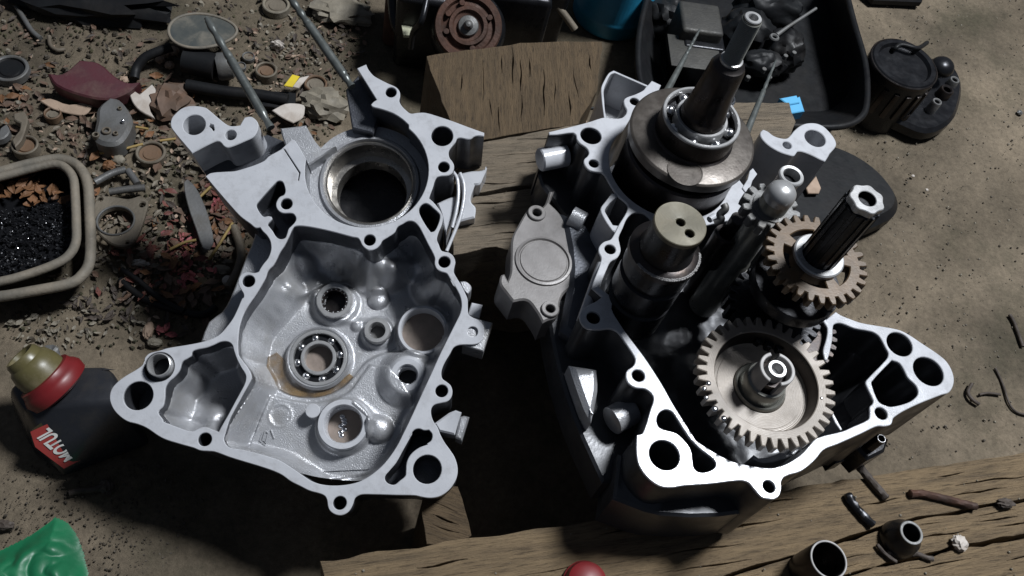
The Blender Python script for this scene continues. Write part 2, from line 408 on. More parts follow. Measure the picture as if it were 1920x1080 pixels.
# ---------------------------------------------------------------- wood
def plank(name, pix, z, thick, m, label, group=None, wav=.0012, rot=0., seedv=0, cat='plank', ncr=14):
    P = [WP(u, v, z) for u, v in pix]
    poly = []
    k = len(P)
    for i in range(k):
        a = P[i]; b = P[(i+1) % k]; n = max(2, int((b-a).length/.008)); d = (b-a).normalized(); nn = Vector((-d.y, d.x, 0))
        for s in range(n):
            t = s/n; p = a.lerp(b, t)
            if s: p = p+nn*wav*(noise.noise(p*45+Vector((seedv, 0, 0)))*1.6+noise.noise(p*160)*.8)
            poly.append((p.x, p.y))
    c = (sum(p[0] for p in poly)/len(poly), sum(p[1] for p in poly)/len(poly))
    ca, sa = math.cos(-rot), math.sin(-rot)
    q = [((x-c[0])*ca-(y-c[1])*sa, (x-c[0])*sa+(y-c[1])*ca) for x, y in poly]
    xs_ = [p[0] for p in q]; ys_ = [p[1] for p in q]; rs = random.Random(seedv*7+1); loops = [q]; tries = 0; put = []
    vert = m is M_WOODB
    while len(loops) < 1+ncr and tries < 300:
        tries += 1; Lc = rs.uniform(.018, .075); wc = rs.uniform(.00025, .0008); x = rs.uniform(min(xs_)+.01, max(xs_)-.01); y = rs.uniform(min(ys_)+.004, max(ys_)-.004); n_ = 10
        up_ = []; dn_ = []
        for i in range(n_+1):
            t = i/n_; xx = (t-.5)*Lc; yy = noise.noise(Vector((x*40+xx*45, y*40, seedv)))*.0022; w_ = wc*math.sin(math.pi*min(max(t, .04), .96))*rs.uniform(.6, 1.2)
            up_.append((xx, yy+w_)); dn_.append((xx, yy-w_))
        lp = up_+dn_[::-1]
        lp = [(x+(-b if vert else a), y+(a if vert else b)) for a, b in lp]
        A_ = np.array(lp)
        if not pip(A_[:, 0], A_[:, 1], q).all() or pdist(A_[:, 0], A_[:, 1], q).min() < .003: continue
        bb = (A_[:, 0].min()-.002, A_[:, 0].max()+.002, A_[:, 1].min()-.0015, A_[:, 1].max()+.0015)
        if any(bb[0] < c_[1] and c_[0] < bb[1] and bb[2] < c_[3] and c_[2] < bb[3] for c_ in put): continue
        put.append(bb); loops.append(lp)
    o = plate(name, loops, -thick, 0, m, None, .0003 if ncr else .0012)
    o.location = (c[0], c[1], z); o.rotation_euler = (0, 0, rot)
    return tag(o, label, cat, group)
BZ = -.080
grp = 'weathered planks of the front board'
plank('plank', [(600, 1052), (1240, 958), (1560, 905), (1935, 845), (1960, 926), (1700, 974), (1560, 1017), (1440, 1053), (1250, 1110), (610, 1190)], BZ, .123, M_WOOD, 'widest weathered front plank carrying the right crankcase half', grp, rot=.19, seedv=1)
plank('plank', [(1250, 1116), (1440, 1059), (1562, 1023), (1702, 980), (1960, 932), (1975, 990), (1820, 1018), (1660, 1055), (1540, 1090), (1300, 1160)], BZ-.0015, .121, M_WOOD, 'narrow middle front plank under the open steel tube and black collar', grp, rot=.19, seedv=2)
plank('plank', [(1300, 1166), (1540, 1096), (1662, 1062), (1822, 1025), (1980, 997), (2020, 1130), (1500, 1280)], BZ-.0005, .122, M_WOOD, 'front plank in the bottom right corner beside the deep split', grp, rot=.19, seedv=3)
plank('plank', [(862, 275), (1010, 246), (1095, 232), (1250, 190), (1480, 192), (1492, 228), (1460, 300), (1240, 330), (1004, 346), (890, 362), (850, 372)], BZ, .123, M_WOODG, 'grey rear beam behind the two crankcase halves, farther of the pair', 'grey rear beams', rot=.22, seedv=4, cat='beam')
plank('plank', [(850, 379), (890, 368), (1004, 353), (1240, 338), (1330, 400), (1200, 470), (1010, 480), (930, 462), (850, 478)], BZ-.002, .121, M_WOODG, 'grey rear beam behind the two crankcase halves, nearer of the pair', 'grey rear beams', rot=.22, seedv=5, cat='beam')
plank('wood_block', [(800, 105), (975, 80), (1128, 78), (1120, 170), (1085, 232), (905, 262), (850, 250)], BZ-.012, .111, M_WOODB, 'brown wooden block with upright grain behind the left crankcase half', None, rot=.02, seedv=6, cat='block')
plank('wood_offcut', [(800, 915), (858, 912), (884, 1004), (866, 1022), (800, 1020), (790, 960)], -.118, .085, M_WOODB, 'pale wood offcut under the lower right corner of the left crankcase', None, rot=1.3, seedv=7, cat='offcut')

# ---------------------------------------------------------------- crankcase outlines (traced, then laid on their joint faces)
tA = lambda p: T(480, 0, 4, p); tD = lambda p: T(780, 200, 3.175, p); tH = lambda p: T(760, 520, 3.175, p)
tF = lambda p: T(480, 810, 4, p); tB = lambda p: T(0, 810, 4, p); tC = lambda p: T(0, 540, 4, p)
tE = lambda p: T(400, 420, 4.8, p); t2 = lambda p: T(370, 300, 8, p); t1 = lambda p: T(320, 170, 6, p)
t3 = lambda p: T(560, 180, 6.75, p); tW = lambda p: T(280, 620, 6, p); tG = lambda p: T(360, 760, 4.8, p)
LA = tA([(757, 512), (825, 482), (842, 520), (880, 565), (930, 595), (990, 625), (1048, 652), (1076, 685), (1080, 722), (1074, 755), (1090, 790), (1120, 822), (1160, 850), (1210, 845), (1270, 845), (1360, 870), (1480, 910), (1600, 955), (1712, 995)])
LA += tD([(405, 176), (370, 172), (345, 178), (325, 192), (300, 192), (265, 185), (245, 190), (235, 210), (215, 235), (198, 258), (194, 280), (200, 305), (215, 325), (226, 350), (222, 380), (205, 402), (185, 410), (150, 412), (125, 420), (112, 440), (100, 480), (85, 520), (77, 545), (100, 565), (130, 600), (155, 640), (160, 665), (150, 710), (133, 750), (124, 790), (135, 820), (150, 855), (172, 864), (195, 868), (222, 890), (234, 925), (228, 955), (225, 985), (240, 1015), (262, 1050)])
LA += tH([(330, 40), (352, 85), (370, 130), (372, 190), (376, 220), (400, 238), (440, 258), (465, 290), (470, 330), (462, 365), (440, 390), (405, 400), (350, 400), (310, 405), (285, 420), (265, 455), (235, 505), (218, 545), (214, 580), (222, 605), (245, 622), (270, 645), (280, 680), (272, 715), (250, 738), (210, 748), (175, 757), (157, 775), (152, 800), (158, 835), (172, 865), (190, 890), (210, 940), (235, 985), (262, 1022)])
LA += tF([(1455, 135), (1490, 190), (1512, 270), (1505, 340), (1475, 400), (1430, 450), (1370, 485), (1300, 495), (1240, 487), (1190, 476), (1050, 473), (880, 468), (800, 468), (765, 478), (740, 500), (725, 545), (700, 590), (665, 617), (625, 625), (580, 612), (550, 585), (538, 550), (532, 510), (515, 480), (480, 462), (400, 440), (330, 405), (260, 370), (190, 320), (110, 285), (10, 252)])
LA += tB([(1840, 225), (1720, 188), (1610, 148), (1560, 143), (1500, 138), (1450, 118), (1350, 90), (1215, 45)])
LTIP = tC([(1100, 1050), (1030, 1020), (955, 1000), (890, 955), (845, 900), (822, 830), (835, 760), (880, 705), (940, 660), (1040, 600), (1080, 560), (1085, 525), (1120, 490), (1200, 468), (1260, 450), (1400, 427), (1500, 408), (1590, 380), (1650, 345), (1700, 290), (1745, 230), (1780, 160), (1815, 80)])
LHIP = tE([(272, 660), (272, 630), (255, 600), (232, 560), (225, 520), (235, 475), (265, 445), (310, 432), (360, 440), (405, 430), (420, 405), (450, 360), (490, 310), (512, 260), (520, 210), (510, 150), (480, 100), (444, 64)])
LPLATE = t2([(940, 1010), (870, 1015), (800, 960), (650, 850), (500, 690), (300, 460), (120, 245), (200, 195), (400, 175), (560, 165), (720, 120), (870, 70), (1010, 5)]) + t1([(1100, 740), (1240, 660), (1262, 640), (1300, 605), (1365, 545), (1400, 562), (1530, 780)])
CR = LP(688, 318)            # crank axis on the left joint face
CRAD = .0435
BOLTS = [(733, 173, 10.5), (829, 255, 20.5), (832, 313, 11), (833, 491, 11.5), (886, 622, 10), (828, 733, 12), (801, 880, 27), (637, 943, 12.8), (384, 824, 13), (259, 742, 28), (466, 527, 12), (693, 450, 11.3), (537, 382, 11.3)]
# chamber arc from the bar end, anticlockwise under the crank, up the right side to the mouth lip
aS = math.atan2(LP(575, 300)[1]-CR[1], LP(575, 300)[0]-CR[0])
LIP = Lq(tA([(1160, 950), (1100, 895), (1040, 855), (980, 830), (920, 812), (875, 800), (862, 785), (880, 765), (905, 748), (850, 660), (800, 580)]))
L_CAV = tE([(720, 30), (760, 15), (850, 22), (950, 40), (1050, 62), (1150, 88), (1250, 115), (1300, 125), (1320, 150), (1340, 190), (1370, 220), (1410, 235), (1460, 222), (1500, 185), (1520, 150), (1570, 118), (1630, 75)])
L_CAVR = T(480, 270, 4, [(1060, 622), (1100, 598), (1140, 577), (1180, 580), (1215, 610), (1240, 650), (1290, 750), (1340, 850), (1340, 900), (1355, 935), (1385, 955), (1430, 970), (1450, 1000), (1490, 1070)]) + tH([(272, 15), (300, 60), (325, 110), (335, 160), (328, 210), (305, 260), (260, 350), (210, 450), (160, 560), (100, 690), (50, 800), (10, 885)])
L_CAVB = tF([(1110, 0), (1060, 100), (1000, 190), (940, 260), (860, 325), (780, 370), (700, 392), (600, 402), (500, 395), (420, 370), (350, 325), (270, 270), (180, 215), (80, 180)])
L_CAVL = tG([(460, 400), (400, 392), (340, 380), (300, 345), (285, 300), (300, 240)]) + tW([(900, 1000), (960, 880), (1010, 790), (1065, 690), (1115, 600), (1150, 520), (1110, 420), (1050, 340), (1000, 260)])
L_CAVU = tE([(225, 985), (240, 900), (270, 810), (320, 720), (370, 650), (420, 570), (470, 480), (492, 418), (545, 360), (600, 250), (640, 190), (680, 110)])
L_MAIN = L_CAV + L_CAVR + L_CAVB + L_CAVL + L_CAVU
L_TRI = tW([(480, 240), (520, 215), (640, 190), (720, 160), (790, 128), (850, 118), (900, 130), (935, 165), (950, 220), (985, 320), (1030, 410), (1075, 480), (1087, 520), (1075, 590), (1030, 680), (970, 790), (890, 940), (810, 1080)]) + tG([(240, 238), (200, 226), (150, 204), (100, 196), (50, 212)]) + tC([(1440, 1076), (1320, 1040), (1222, 1000)]) + tW([(150, 1000), (100, 930), (105, 900), (150, 850), (170, 770), (175, 700), (180, 640), (215, 575), (290, 510), (340, 440), (360, 370), (380, 340), (440, 305), (470, 280)])
L_SLOT = tH([(50, 910), (80, 900), (110, 910), (140, 908), (160, 935), (155, 970), (130, 990)]) + tF([(1285, 95), (1220, 120), (1160, 170), (1130, 230), (1125, 290), (1120, 330), (1080, 365), (1040, 395), (1000, 390), (970, 365), (968, 330), (1000, 290), (1050, 230), (1100, 140), (1150, 50), (1172, 5)]) + tH([(20, 955)])
L_HEX = tD([(20, 600), (50, 575), (75, 580), (105, 605), (140, 640), (142, 665), (130, 705), (110, 740), (88, 747), (60, 710), (22, 640)])
L_POCK = t2([(885, 690), (900, 640), (1180, 330), (1230, 310), (1280, 330), (1310, 400), (1320, 470), (1300, 520), (1240, 550), (1200, 600), (1180, 660), (1190, 720), (1230, 770), (1290, 795), (1400, 795), (1450, 815), (1480, 870), (1470, 920), (1420, 980), (1370, 1030)]) + tE([(662, 90), (645, 125), (600, 135), (565, 115), (530, 60), (492, 14)]) + t2([(1060, 990), (1055, 960), (1120, 880), (1110, 850), (1060, 840), (1000, 850), (950, 810)])
_e = LIP[0]; aE = math.atan2(_e[1]-CR[1], _e[0]-CR[0])+2*math.pi
arc_full = [(CR[0]+CRAD*math.cos(a), CR[1]+CRAD*math.sin(a)) for a in np.linspace(aS if aS > 0 else aS+2*math.pi, aE, 46)]
def hole(Pf, u, v, r, d=0):
    c = Pf(u, v, d); e = Pf(u+r, v, d); return c, math.hypot(e[0]-c[0], e[1]-c[1])
BOSSH = [hole(LP, *b) for b in BOLTS]

# ================================================================ LEFT CRANKCASE HALF
lc = empty('crankcase_half', (0, 0, 0), 'empty left crankcase half, bright silver, tilted toward the viewer with open bearing seats', 'crankcase', 'the two halves of one engine crankcase', ML)
outerL = smooth(Lq(LA)+Lq(LTIP)+Lq(LHIP)+Lq(LPLATE), closed=False) + arc_full + smooth(LIP, closed=False)[1:-1]
holes_big = [smooth(Lq(h)) for h in (L_MAIN, L_TRI, L_SLOT, L_HEX, L_POCK)]
DOW = hole(LP, 298, 688, 29)
rings = [circ(c, r, 28) for c, r in BOSSH] + [circ(DOW[0], DOW[1], 36)]
groove = Lq(t1([(1268, 655), (1285, 660), (1458, 920), (1440, 1010), (1428, 1012), (1442, 925)]))
plate('joint_flange', [outerL]+holes_big+rings+[groove], -.0022, 0, M_FACE, lc, .0004)
# walls below the joint face
plate('side_wall', [outerL]+holes_big+rings, -.054, -.0024, M_CASTD, lc, .0003)  # darker casting paints extra shade onto the walls
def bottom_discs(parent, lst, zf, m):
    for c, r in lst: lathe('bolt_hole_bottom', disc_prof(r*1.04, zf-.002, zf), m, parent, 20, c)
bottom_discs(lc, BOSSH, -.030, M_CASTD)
# ear
EAR = t1([(0, 400), (10, 310), (60, 250), (120, 200), (200, 172), (300, 172), (390, 190), (440, 225), (540, 310), (640, 385), (700, 397), (780, 388), (830, 300), (900, 290), (960, 330), (985, 380), (975, 450), (930, 520), (830, 570), (700, 625), (640, 640), (600, 625), (570, 590), (545, 572), (510, 570), (400, 620), (240, 705), (150, 600), (50, 480)])
earholes = [hole(LP, 364, 234, 21), hole(LP, 432.5, 253, 10.5)]
nick = Lq(t1([(425, 400), (445, 375), (480, 385), (492, 440), (480, 455), (455, 420)]))
plate('mounting_ear', [smooth(Lq(EAR))]+[circ(c, r, 28) for c, r in earholes]+[nick], -.040, 0, M_FACE, lc, .0005)
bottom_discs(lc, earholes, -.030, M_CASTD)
rec = Lq([(365, 290), (405, 262), (430, 275), (500, 250), (530, 262), (540, 285), (480, 330), (395, 345)], .03)
plate('recess_floor', [rec], -.045, -.032, M_CASTD, lc)
# cylinder deck
plate('deck_block', [smooth(Lq(t1([(990, 395), (1160, 380), (1250, 515), (1180, 560), (1065, 625), (985, 600), (940, 520)]), 2))], -.03, -.004, M_CAST, lc, .0012)
plate('deck_ledge', [smooth(Lq(t1([(1230, 420), (1330, 410), (1450, 395), (1520, 385), (1620, 560), (1700, 655), (1860, 620), (1700, 740), (1540, 840), (1400, 760), (1290, 620)]), .012), 2)], -.05, -.012, M_CAST, lc, .001)
plate('deck_lug', [Lq([(648, 168), (672, 140), (716, 200), (700, 250), (660, 240)], .016)], -.05, -.016, M_CASTD, lc, .001)
# crank chamber floor with bore
CB = CR; zc = -.024
lathe('chamber_floor', [(CRAD+.002, zc-.02), (CRAD+.002, zc), (.0372, zc), (.0358, zc+.0025), (.0340, zc+.0028), (.0333, zc+.0005), (.0330, -.030), (.0325, -.043)], M_CAST, lc, 96, CB)
lathe('bore_liner', [(.0333, zc+.0002), (.0318, zc+.0006), (.0308, zc-.0005), (.0305, -.044), (.0262, -.0445), (.0258, -.046), (.0256, -.058), (.0335, -.058)], M_BORE, lc, 96, CB)

lathe('bore_shade_disc', [(1e-6, -.0700), (.0270, -.0700), (.0300, -.066), (.0330, -.058)], M_BLACKM, lc, 64, (CB[0], CB[1]+.004))  # added black disc, stands in for the shade down the bore
# main cavity floor: one height field
P_MAIN = smooth(Lq(L_MAIN), 2)
def lf(u, v, d=.045): return LP(u, v, d)
feat = dict(b1=lf(598, 672), b2=lf(628, 565), cup=lf(793, 618, .036), bush=lf(707, 620, .043), boss=lf(764, 704, .034), ring=lf(643, 795, .028), dome=lf(708, 556), dome2=lf(710, 803, .036), dot=lf(586, 770, .030), knob=lf(667, 608))
def gauss(X, Y, c, s): return np.exp(-((X-c[0])**2+(Y-c[1])**2)/(2*s*s))
REC = smooth([lf(u, v) for u, v in [(552, 566), (520, 600), (503, 640), (497, 690), (512, 722), (545, 741), (592, 745), (640, 728), (668, 700), (690, 675), (730, 660), (800, 660), (840, 600), (820, 540), (740, 520), (640, 520)]], 3)
PAN = smooth([lf(u, v, .040) for u, v in [(505, 738), (545, 748), (595, 753), (650, 735), (675, 705), (692, 682), (730, 690), (770, 740), (775, 790), (715, 885), (600, 900), (500, 862), (462, 845)]], 3, 40)
def main_field(step=.0009):
    xs = np.arange(-.075, .092, step); ys = np.arange(-.125, .065, step); X, Y = np.meshgrid(xs, ys)
    ins = pip(X, Y, P_MAIN); d = pdist(X, Y, P_MAIN); sd = np.where(ins, d, -d)
    up = sst(-.06, .03, Y)
    Wd = .009+.013*up
    t = np.clip(1-sd/Wd, 0, 1)
    z = -.046 - .010*sst(-.015, .04, Y) + (.034-.010*up+.007*sst(-.085, -.105, Y))*t**2.0
    nz = np.zeros(X.shape)
    for i in range(0, X.shape[0]):
        for j in range(0, X.shape[1]):
            if sd[i, j] > -.004: nz[i, j] = noise.fractal(Vector((X[i, j]*34, Y[i, j]*34, 2.2)), .9, 2.1, 3)
    z += nz*.004*sst(.0, .5, t)*(1+.8*up)
    for (u, v, a, s) in [(572, 484, .009, .0035), (548, 545, .008, .0045), (585, 545, .006, .003), (735, 500, .007, .004), (760, 490, .010, .005), (565, 490, .004, .006), (590, 520, .006, .005), (745, 510, .010, .007), (700, 500, .005, .006), (520, 470, -.006, .005), (430, 600, .006, .008), (470, 560, -.005, .006)]:
        z += a*gauss(X, Y, LP(u, v, .035), s)
    rs = np.where(pip(X, Y, REC), pdist(X, Y, REC), -pdist(X, Y, REC)); z -= .0050*sst(-.0006, .0014, rs)*sst(.35, .0, t)
    ps = np.where(pip(X, Y, PAN), pdist(X, Y, PAN), -pdist(X, Y, PAN)); z += .005*sst(-.0006, .0012, ps)*sst(.6, .1, t)
    def cone(c, r0, r1, h):
        nonlocal z
        rr = np.hypot(X-c[0], Y-c[1]); z += h*(1-sst(r0, r1, rr))
    cone(feat['b1'], .0215, .0245, .0030); cone(feat['b2'], .0145, .018, .004); cone(feat['bush'], .0100, .013, .003)
    cone(feat['boss'], .0125, .0235, .0120); cone(feat['ring'], .0175, .0205, .009); cone(feat['cup'], .0175, .022, .006)
    for k_, rad, h in (('dome', .0078, .006), ('dome2', .0098, .009), ('knob', .0040, .003)):
        rr = np.hypot(X-feat[k_][0], Y-feat[k_][1]); q = np.clip(1-(rr/rad)**2, 0, 1); z += h*np.sqrt(q)*1.0
    # cast ribs running from the ring boss
    for (a, b_, w_, h) in [(lf(668, 762), lf(700, 790), .0035, .005), (lf(640, 600), lf(690, 600), .002, .0015)]:
        ax, ay = a; bx, by = b_; l = (bx-ax)**2+(by-ay)**2; tt = np.clip(((X-ax)*(bx-ax)+(Y-ay)*(by-ay))/l, 0, 1)
        dd = np.hypot(X-ax-tt*(bx-ax), Y-ay-tt*(by-ay)); z += h*np.exp(-(dd/w_)**2)
    # stamped foundry roundel and split line
    em = lf(524, 778, .038); rr = np.hypot(X-em[0], Y-em[1])
    z += .0006*np.exp(-((rr-.0078)/.0006)**2)
    ang = np.arctan2(Y-em[1], X-em[0]); z += .0004*(rr < .0064)*nz*3
    keep = sd > -.0035
    for k_, r in (('b1', .0100), ('cup', .0150), ('ring', .0118), ('boss', .0058), ('bush', .0048), ('b2', .0072)):
        keep &= np.hypot(X-feat[k_][0], Y-feat[k_][1]) > r
    return X, Y, z, keep
Xm, Ym, Zm, Km = main_field()
_o = mesh_obj('cavity_floor', grid_mesh(Xm, Ym, Zm, Km), M_CAST, lc, None); _o.data.shade_smooth()
# embossed number and lines on the cavity floor
def strokes(name, segs, d, zt, m, parent, w=.0005):
    ms = []
    for s_ in segs:
        pts = [(*LP(u, v, d), zt) for u, v in s_]; ms.append(tube_mesh(pts, w, 6))
    return mesh_obj(name, join_meshes(ms), m, parent)
strokes('parting_line', [[(572, 887), (640, 883), (703, 880)], [(509, 840), (512, 850), (530, 862), (558, 868)]], .040, -.0408, M_CASTD, lc, .00035)
strokes('cast_lettering', [[(492, 812), (487, 826)], [(497, 808), (503, 812), (498, 830), (492, 826), (497, 808)], [(487, 826), (498, 836)], [(508, 806), (514, 822)]], .040, -.0404, M_CAST, lc, .0006)
# triangular cavity floor
P_TRI = smooth(Lq(L_TRI), 2)
xs = np.arange(-.13, -.045, .0011); ys = np.arange(-.115, -.03, .0011); X, Y = np.meshgrid(xs, ys)
ins = pip(X, Y, P_TRI); d = pdist(X, Y, P_TRI); sd = np.where(ins, d, -d)
z = -.046+.030*np.clip(1-sd/.009, 0, 1)**2
z += .016*gauss(X, Y, LP(395, 790, .03), .009)+.010*gauss(X, Y, LP(425, 775, .03), .010)+.005*gauss(X, Y, LP(330, 775, .03), .006)
_o = mesh_obj('web_pocket_floor', grid_mesh(X, Y, z, sd > -.003), M_CAST, lc, None); _o.data.shade_smooth()
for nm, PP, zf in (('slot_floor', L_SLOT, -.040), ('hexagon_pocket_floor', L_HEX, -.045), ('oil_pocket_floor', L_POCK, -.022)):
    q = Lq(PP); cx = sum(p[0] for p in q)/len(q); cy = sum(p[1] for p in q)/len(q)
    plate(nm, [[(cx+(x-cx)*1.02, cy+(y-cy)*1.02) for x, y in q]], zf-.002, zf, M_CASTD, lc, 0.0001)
# dowel sleeve standing in its counterbore
lathe('counterbore_floor', disc_prof(DOW[1]*1.02, -.010, -.007), M_CASTD, lc, 32, DOW[0])
dw = LP(297, 680, -.006)
lathe('dowel_sleeve', [(.0066, -.008), (.0066, .0052), (.0070, .006), (.0076, .0057), (.0078, .005), (.0078, -.006), (.0092, -.0075)], M_RACE, lc, 40, (dw[0]+.0003, dw[1]-.0012))
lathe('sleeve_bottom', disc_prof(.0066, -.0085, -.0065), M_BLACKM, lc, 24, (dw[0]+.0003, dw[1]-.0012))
# bearings
def ball_bearing(parent, c, z, ri, ro, h, nb, br, mr, hole_r=None, a0=0., label=None):
    w = (ro-ri)
    o = lathe('bearing', ring_prof(ro-w*.26, ro, z-h, z, .0005), mr, parent, 72, c)
    if label: o['label'] = label
    lathe('inner_race', ring_prof(ri, ri+w*.24, z-h, z-.0002, .0005), mr, o, 60, c)
    lathe('bearing_cage', ring_prof(ri+w*.30, ro-w*.32, z-h*.72, z-h*.30, .0003), M_BLACKM, o, 48, c)
    sm = sphere_mesh(br, 3); sm.materials.append(M_STEEL); sm.shade_smooth()
    rm = (ri+ro)/2
    for k in range(nb):
        a = a0+2*math.pi*k/nb
        b = bpy.data.objects.new('ball', sm); COL.objects.link(b); b.parent = o
        b.location = (c[0]+rm*math.cos(a), c[1]+rm*math.sin(a), z-h*.42)
    return o
b1 = feat['b1']; zb = -.0415
ball_bearing(lc, b1, zb, .0100, .0204, .012, 8, .0034, M_RACE, a0=.3)
lathe('bearing_seat', [(.0204, zb-.003), (.0206, zb-.0005), (.0216, zb+.0004), (.0232, zb-.003)], M_CAST, lc, 72, b1)
lathe('shaft_seal_plug', disc_prof(.0112, zb-.016, zb-.010), M_FLAT, lc, 40, b1)
b2 = feat['b2']; z2 = -.0415
_b = lathe('needle_bearing', ring_prof(.0094, .0132, z2-.012, z2, .0007), M_RACE, lc, 56, b2)
lathe('needle_cage', ring_prof(.0078, .0096, z2-.012, z2-.0018, .0003), M_DSTEEL, _b, 48, b2)
for k in range(16):
    a = 2*math.pi*k/16
    if k == 0: nm_ = lathe_mesh(disc_prof(.0007, -.009, -.0012), 8); nm_.materials.append(M_STEEL); nm_.shade_smooth()
    q = bpy.data.objects.new('needle_roller', nm_); COL.objects.link(q); q.parent = _b; q.location = (b2[0]+.0087*math.cos(a), b2[1]+.0087*math.sin(a), z2)
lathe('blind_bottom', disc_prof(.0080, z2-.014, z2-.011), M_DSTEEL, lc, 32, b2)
bu = feat['bush']
lathe('bushing', [(.0096, -.046), (.0094, -.0425), (.0088, -.0415), (.0062, -.0415), (.0056, -.0430), (.0054, -.056)], M_RACE, lc, 48, bu)
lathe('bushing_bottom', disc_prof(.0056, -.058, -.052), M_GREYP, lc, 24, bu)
cu_ = feat['cup']
lathe('shift_drum_seat', [(.0185, -.050), (.0183, -.037), (.0176, -.036), (.0160, -.036), (.0152, -.038), (.0152, -.050)], M_FACE, lc, 72, cu_)
lathe('seat_plug', disc_prof(.0156, -.050, -.0485), M_FLAT, lc, 48, cu_)
bo = feat['boss']
lathe('pivot_boss', [(.0185, -.044), (.0158, -.038), (.0132, -.0325), (.0112, -.0305), (.0104, -.0305), (.0076, -.0305), (.0070, -.0315), (.0070, -.052)], M_FACE, lc, 60, bo)
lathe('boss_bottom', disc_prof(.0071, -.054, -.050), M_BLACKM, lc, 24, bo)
ri_ = feat['ring']
lathe('shaft_boss', [(.0186, -.046), (.0174, -.030), (.0168, -.028), (.0135, -.028), (.0126, -.0295), (.0124, -.048)], M_FACE, lc, 72, ri_)
lathe('boss_plug', disc_prof(.0127, -.048, -.046), M_FLAT, lc, 48, ri_)
_m = []
for i in range(7):
    sm = sphere_mesh(.0016, 2, (1.3, 1.1, .4)); sm.transform(Matrix.Translation((ri_[0]-.0015+random.uniform(-.0022, .0022), ri_[1]-.006+i*.0022, -.0458))); _m.append(sm)
mesh_obj('oil_residue', join_meshes(_m), M_STEEL, lc)
lathe('locating_pad', disc_prof(.0050, -.045, -.030), M_FACE, lc, 32, feat['dot'])
# amber oil pooled below the main bearing
OILP = smooth([lf(u, v, .0465) for u, v in [(502, 668), (499, 700), (512, 722), (545, 741), (592, 745), (634, 731), (662, 706), (655, 700), (632, 716), (600, 726), (572, 722), (548, 704), (534, 676), (518, 660)]], 3)
plate('oil_puddle', [OILP], -.0512, -.0468, M_OIL, lc, .0006)
# lugs and brackets on the outside
plate('rear_lug', [smooth(Lq(tD([(240, 402), (330, 382), (395, 377), (425, 350), (420, 375), (400, 420), (380, 460), (350, 465), (325, 540), (330, 570), (355, 600), (350, 660), (300, 672), (235, 690), (262, 620), (275, 520), (265, 450)]), .030), 3)], -.055, -.030, M_FACE, lc, .0012)
lugs2 = [smooth(Lq(tD([(125, 575), (190, 545), (235, 530), (232, 600), (205, 690), (180, 760), (165, 720), (150, 640)]), .018), 3)]
plate('rear_lug', lugs2, -.05, -.018, M_FACE, lc, .001)
for pth in ([(222, 390), (245, 430), (252, 520), (240, 620), (215, 720)], [(262, 395), (285, 460), (286, 540), (268, 640), (240, 720), (182, 860)]):
    tube('cast_rib', rpath([(*LP(u, v, .014), -.014) for u, v in tD(pth)]), .0013, M_FACE, lc, 8)
plate('boss_tab', [Lq(tH([(380, 232), (521, 270), (465, 441), (345, 405), (300, 400)]), .002)], -.030, -.0022, M_CAST, lc, .0008)
plate('boss_tab', [Lq(tH([(395, 150), (460, 163), (440, 245), (370, 225)]), .010)], -.030, -.010, M_FACE, lc, .0006)
plate('boss_tab', [smooth(Lq(tH([(325, 25), (360, 24), (390, 50), (392, 75), (372, 100), (350, 80)]), .004), 3)], -.030, -.004, M_CAST, lc, .0006)
plate('foot_bracket', [Lq(tH([(172, 870), (262, 805), (300, 790), (335, 803), (325, 830), (295, 938), (200, 916)]), .012)], -.040, -.012, M_FACE, lc, .0012)
plate('foot_bracket', [Lq(tH([(325, 830), (350, 822), (382, 830), (337, 972), (298, 955)]), .014)], -.040, -.015, M_CAST, lc, .0012)
plate('skirt', [smooth(Lq([(385, 331), (430, 391), (470, 426), (478, 440), (462, 480), (447, 520), (432, 558), (416, 585), (392, 603), (377, 640), (440, 650), (520, 500), (510, 420), (440, 350)], .024), 2)], -.052, -.024, M_CAST, lc, .001)
# studs in the deck
def stud(parent, Pf, a, b, dep, r, tp=1.):
    p = Vector((*Pf(*a, dep), -dep)); q = Vector((*Pf(*b, dep), -dep)); d = (q-p); L_ = d.length; d.normalize()
    prof = []
    n = 90
    pts = []; rad = []
    for i in range(n+1):
        t = i/n; s_ = t*L_
        rr = r*(.80+.12*math.cos(s_*2*math.pi/.00125)) if (t > .62 or t < .12) else r
        rr *= 1+(tp-1)*t
        if t > .985: rr *= .7
        pts.append(p+d*s_); rad.append(rr)
    return tube('stud', pts, rad, M_STUD, parent, 12, angle=70)
stud(lc, LP, (508, 240), (387, 34), .006, .0034)
stud(lc, LP, (660, 163), (530, -24), .004, .0034)

# ================================================================ RIGHT CRANKCASE HALF
rc = empty('crankcase_half', (0, 0, 0), 'right crankcase half on the planks, dark and oily inside, still holding crankshaft and gears', 'crankcase', 'the two halves of one engine crankcase', MR)
CX = (-CR[0], CR[1]); cz = CX
s1 = lambda p: T(1000, 110, 4.5, p); s7 = lambda p: T(960, 270, 4, p); s8 = lambda p: T(1050, 560, 2.7, p)
sK = lambda p: T(960, 810, 4, p); sJ = lambda p: T(1440, 810, 4, p); sI = lambda p: T(1440, 540, 4, p); sG = lambda p: T(960, 540, 4, p)
RO = s1([(1000, 185), (975, 215), (950, 240), (930, 265), (860, 300), (790, 325), (765, 350), (772, 395), (790, 430), (780, 470), (740, 500), (650, 502), (600, 495), (540, 510), (480, 530), (350, 565), (130, 618), (135, 640), (200, 638), (330, 622), (360, 640), (370, 680), (400, 715), (450, 750), (470, 790), (460, 820), (430, 850), (432, 890), (470, 935), (520, 950), (580, 960), (610, 985)])
RO += s7([(700, 235), (745, 315), (790, 380), (850, 432), (870, 460), (860, 510), (800, 610), (765, 680), (740, 715), (690, 733), (655, 770), (652, 810), (670, 850), (665, 890), (640, 960), (612, 1030), (598, 1075)])
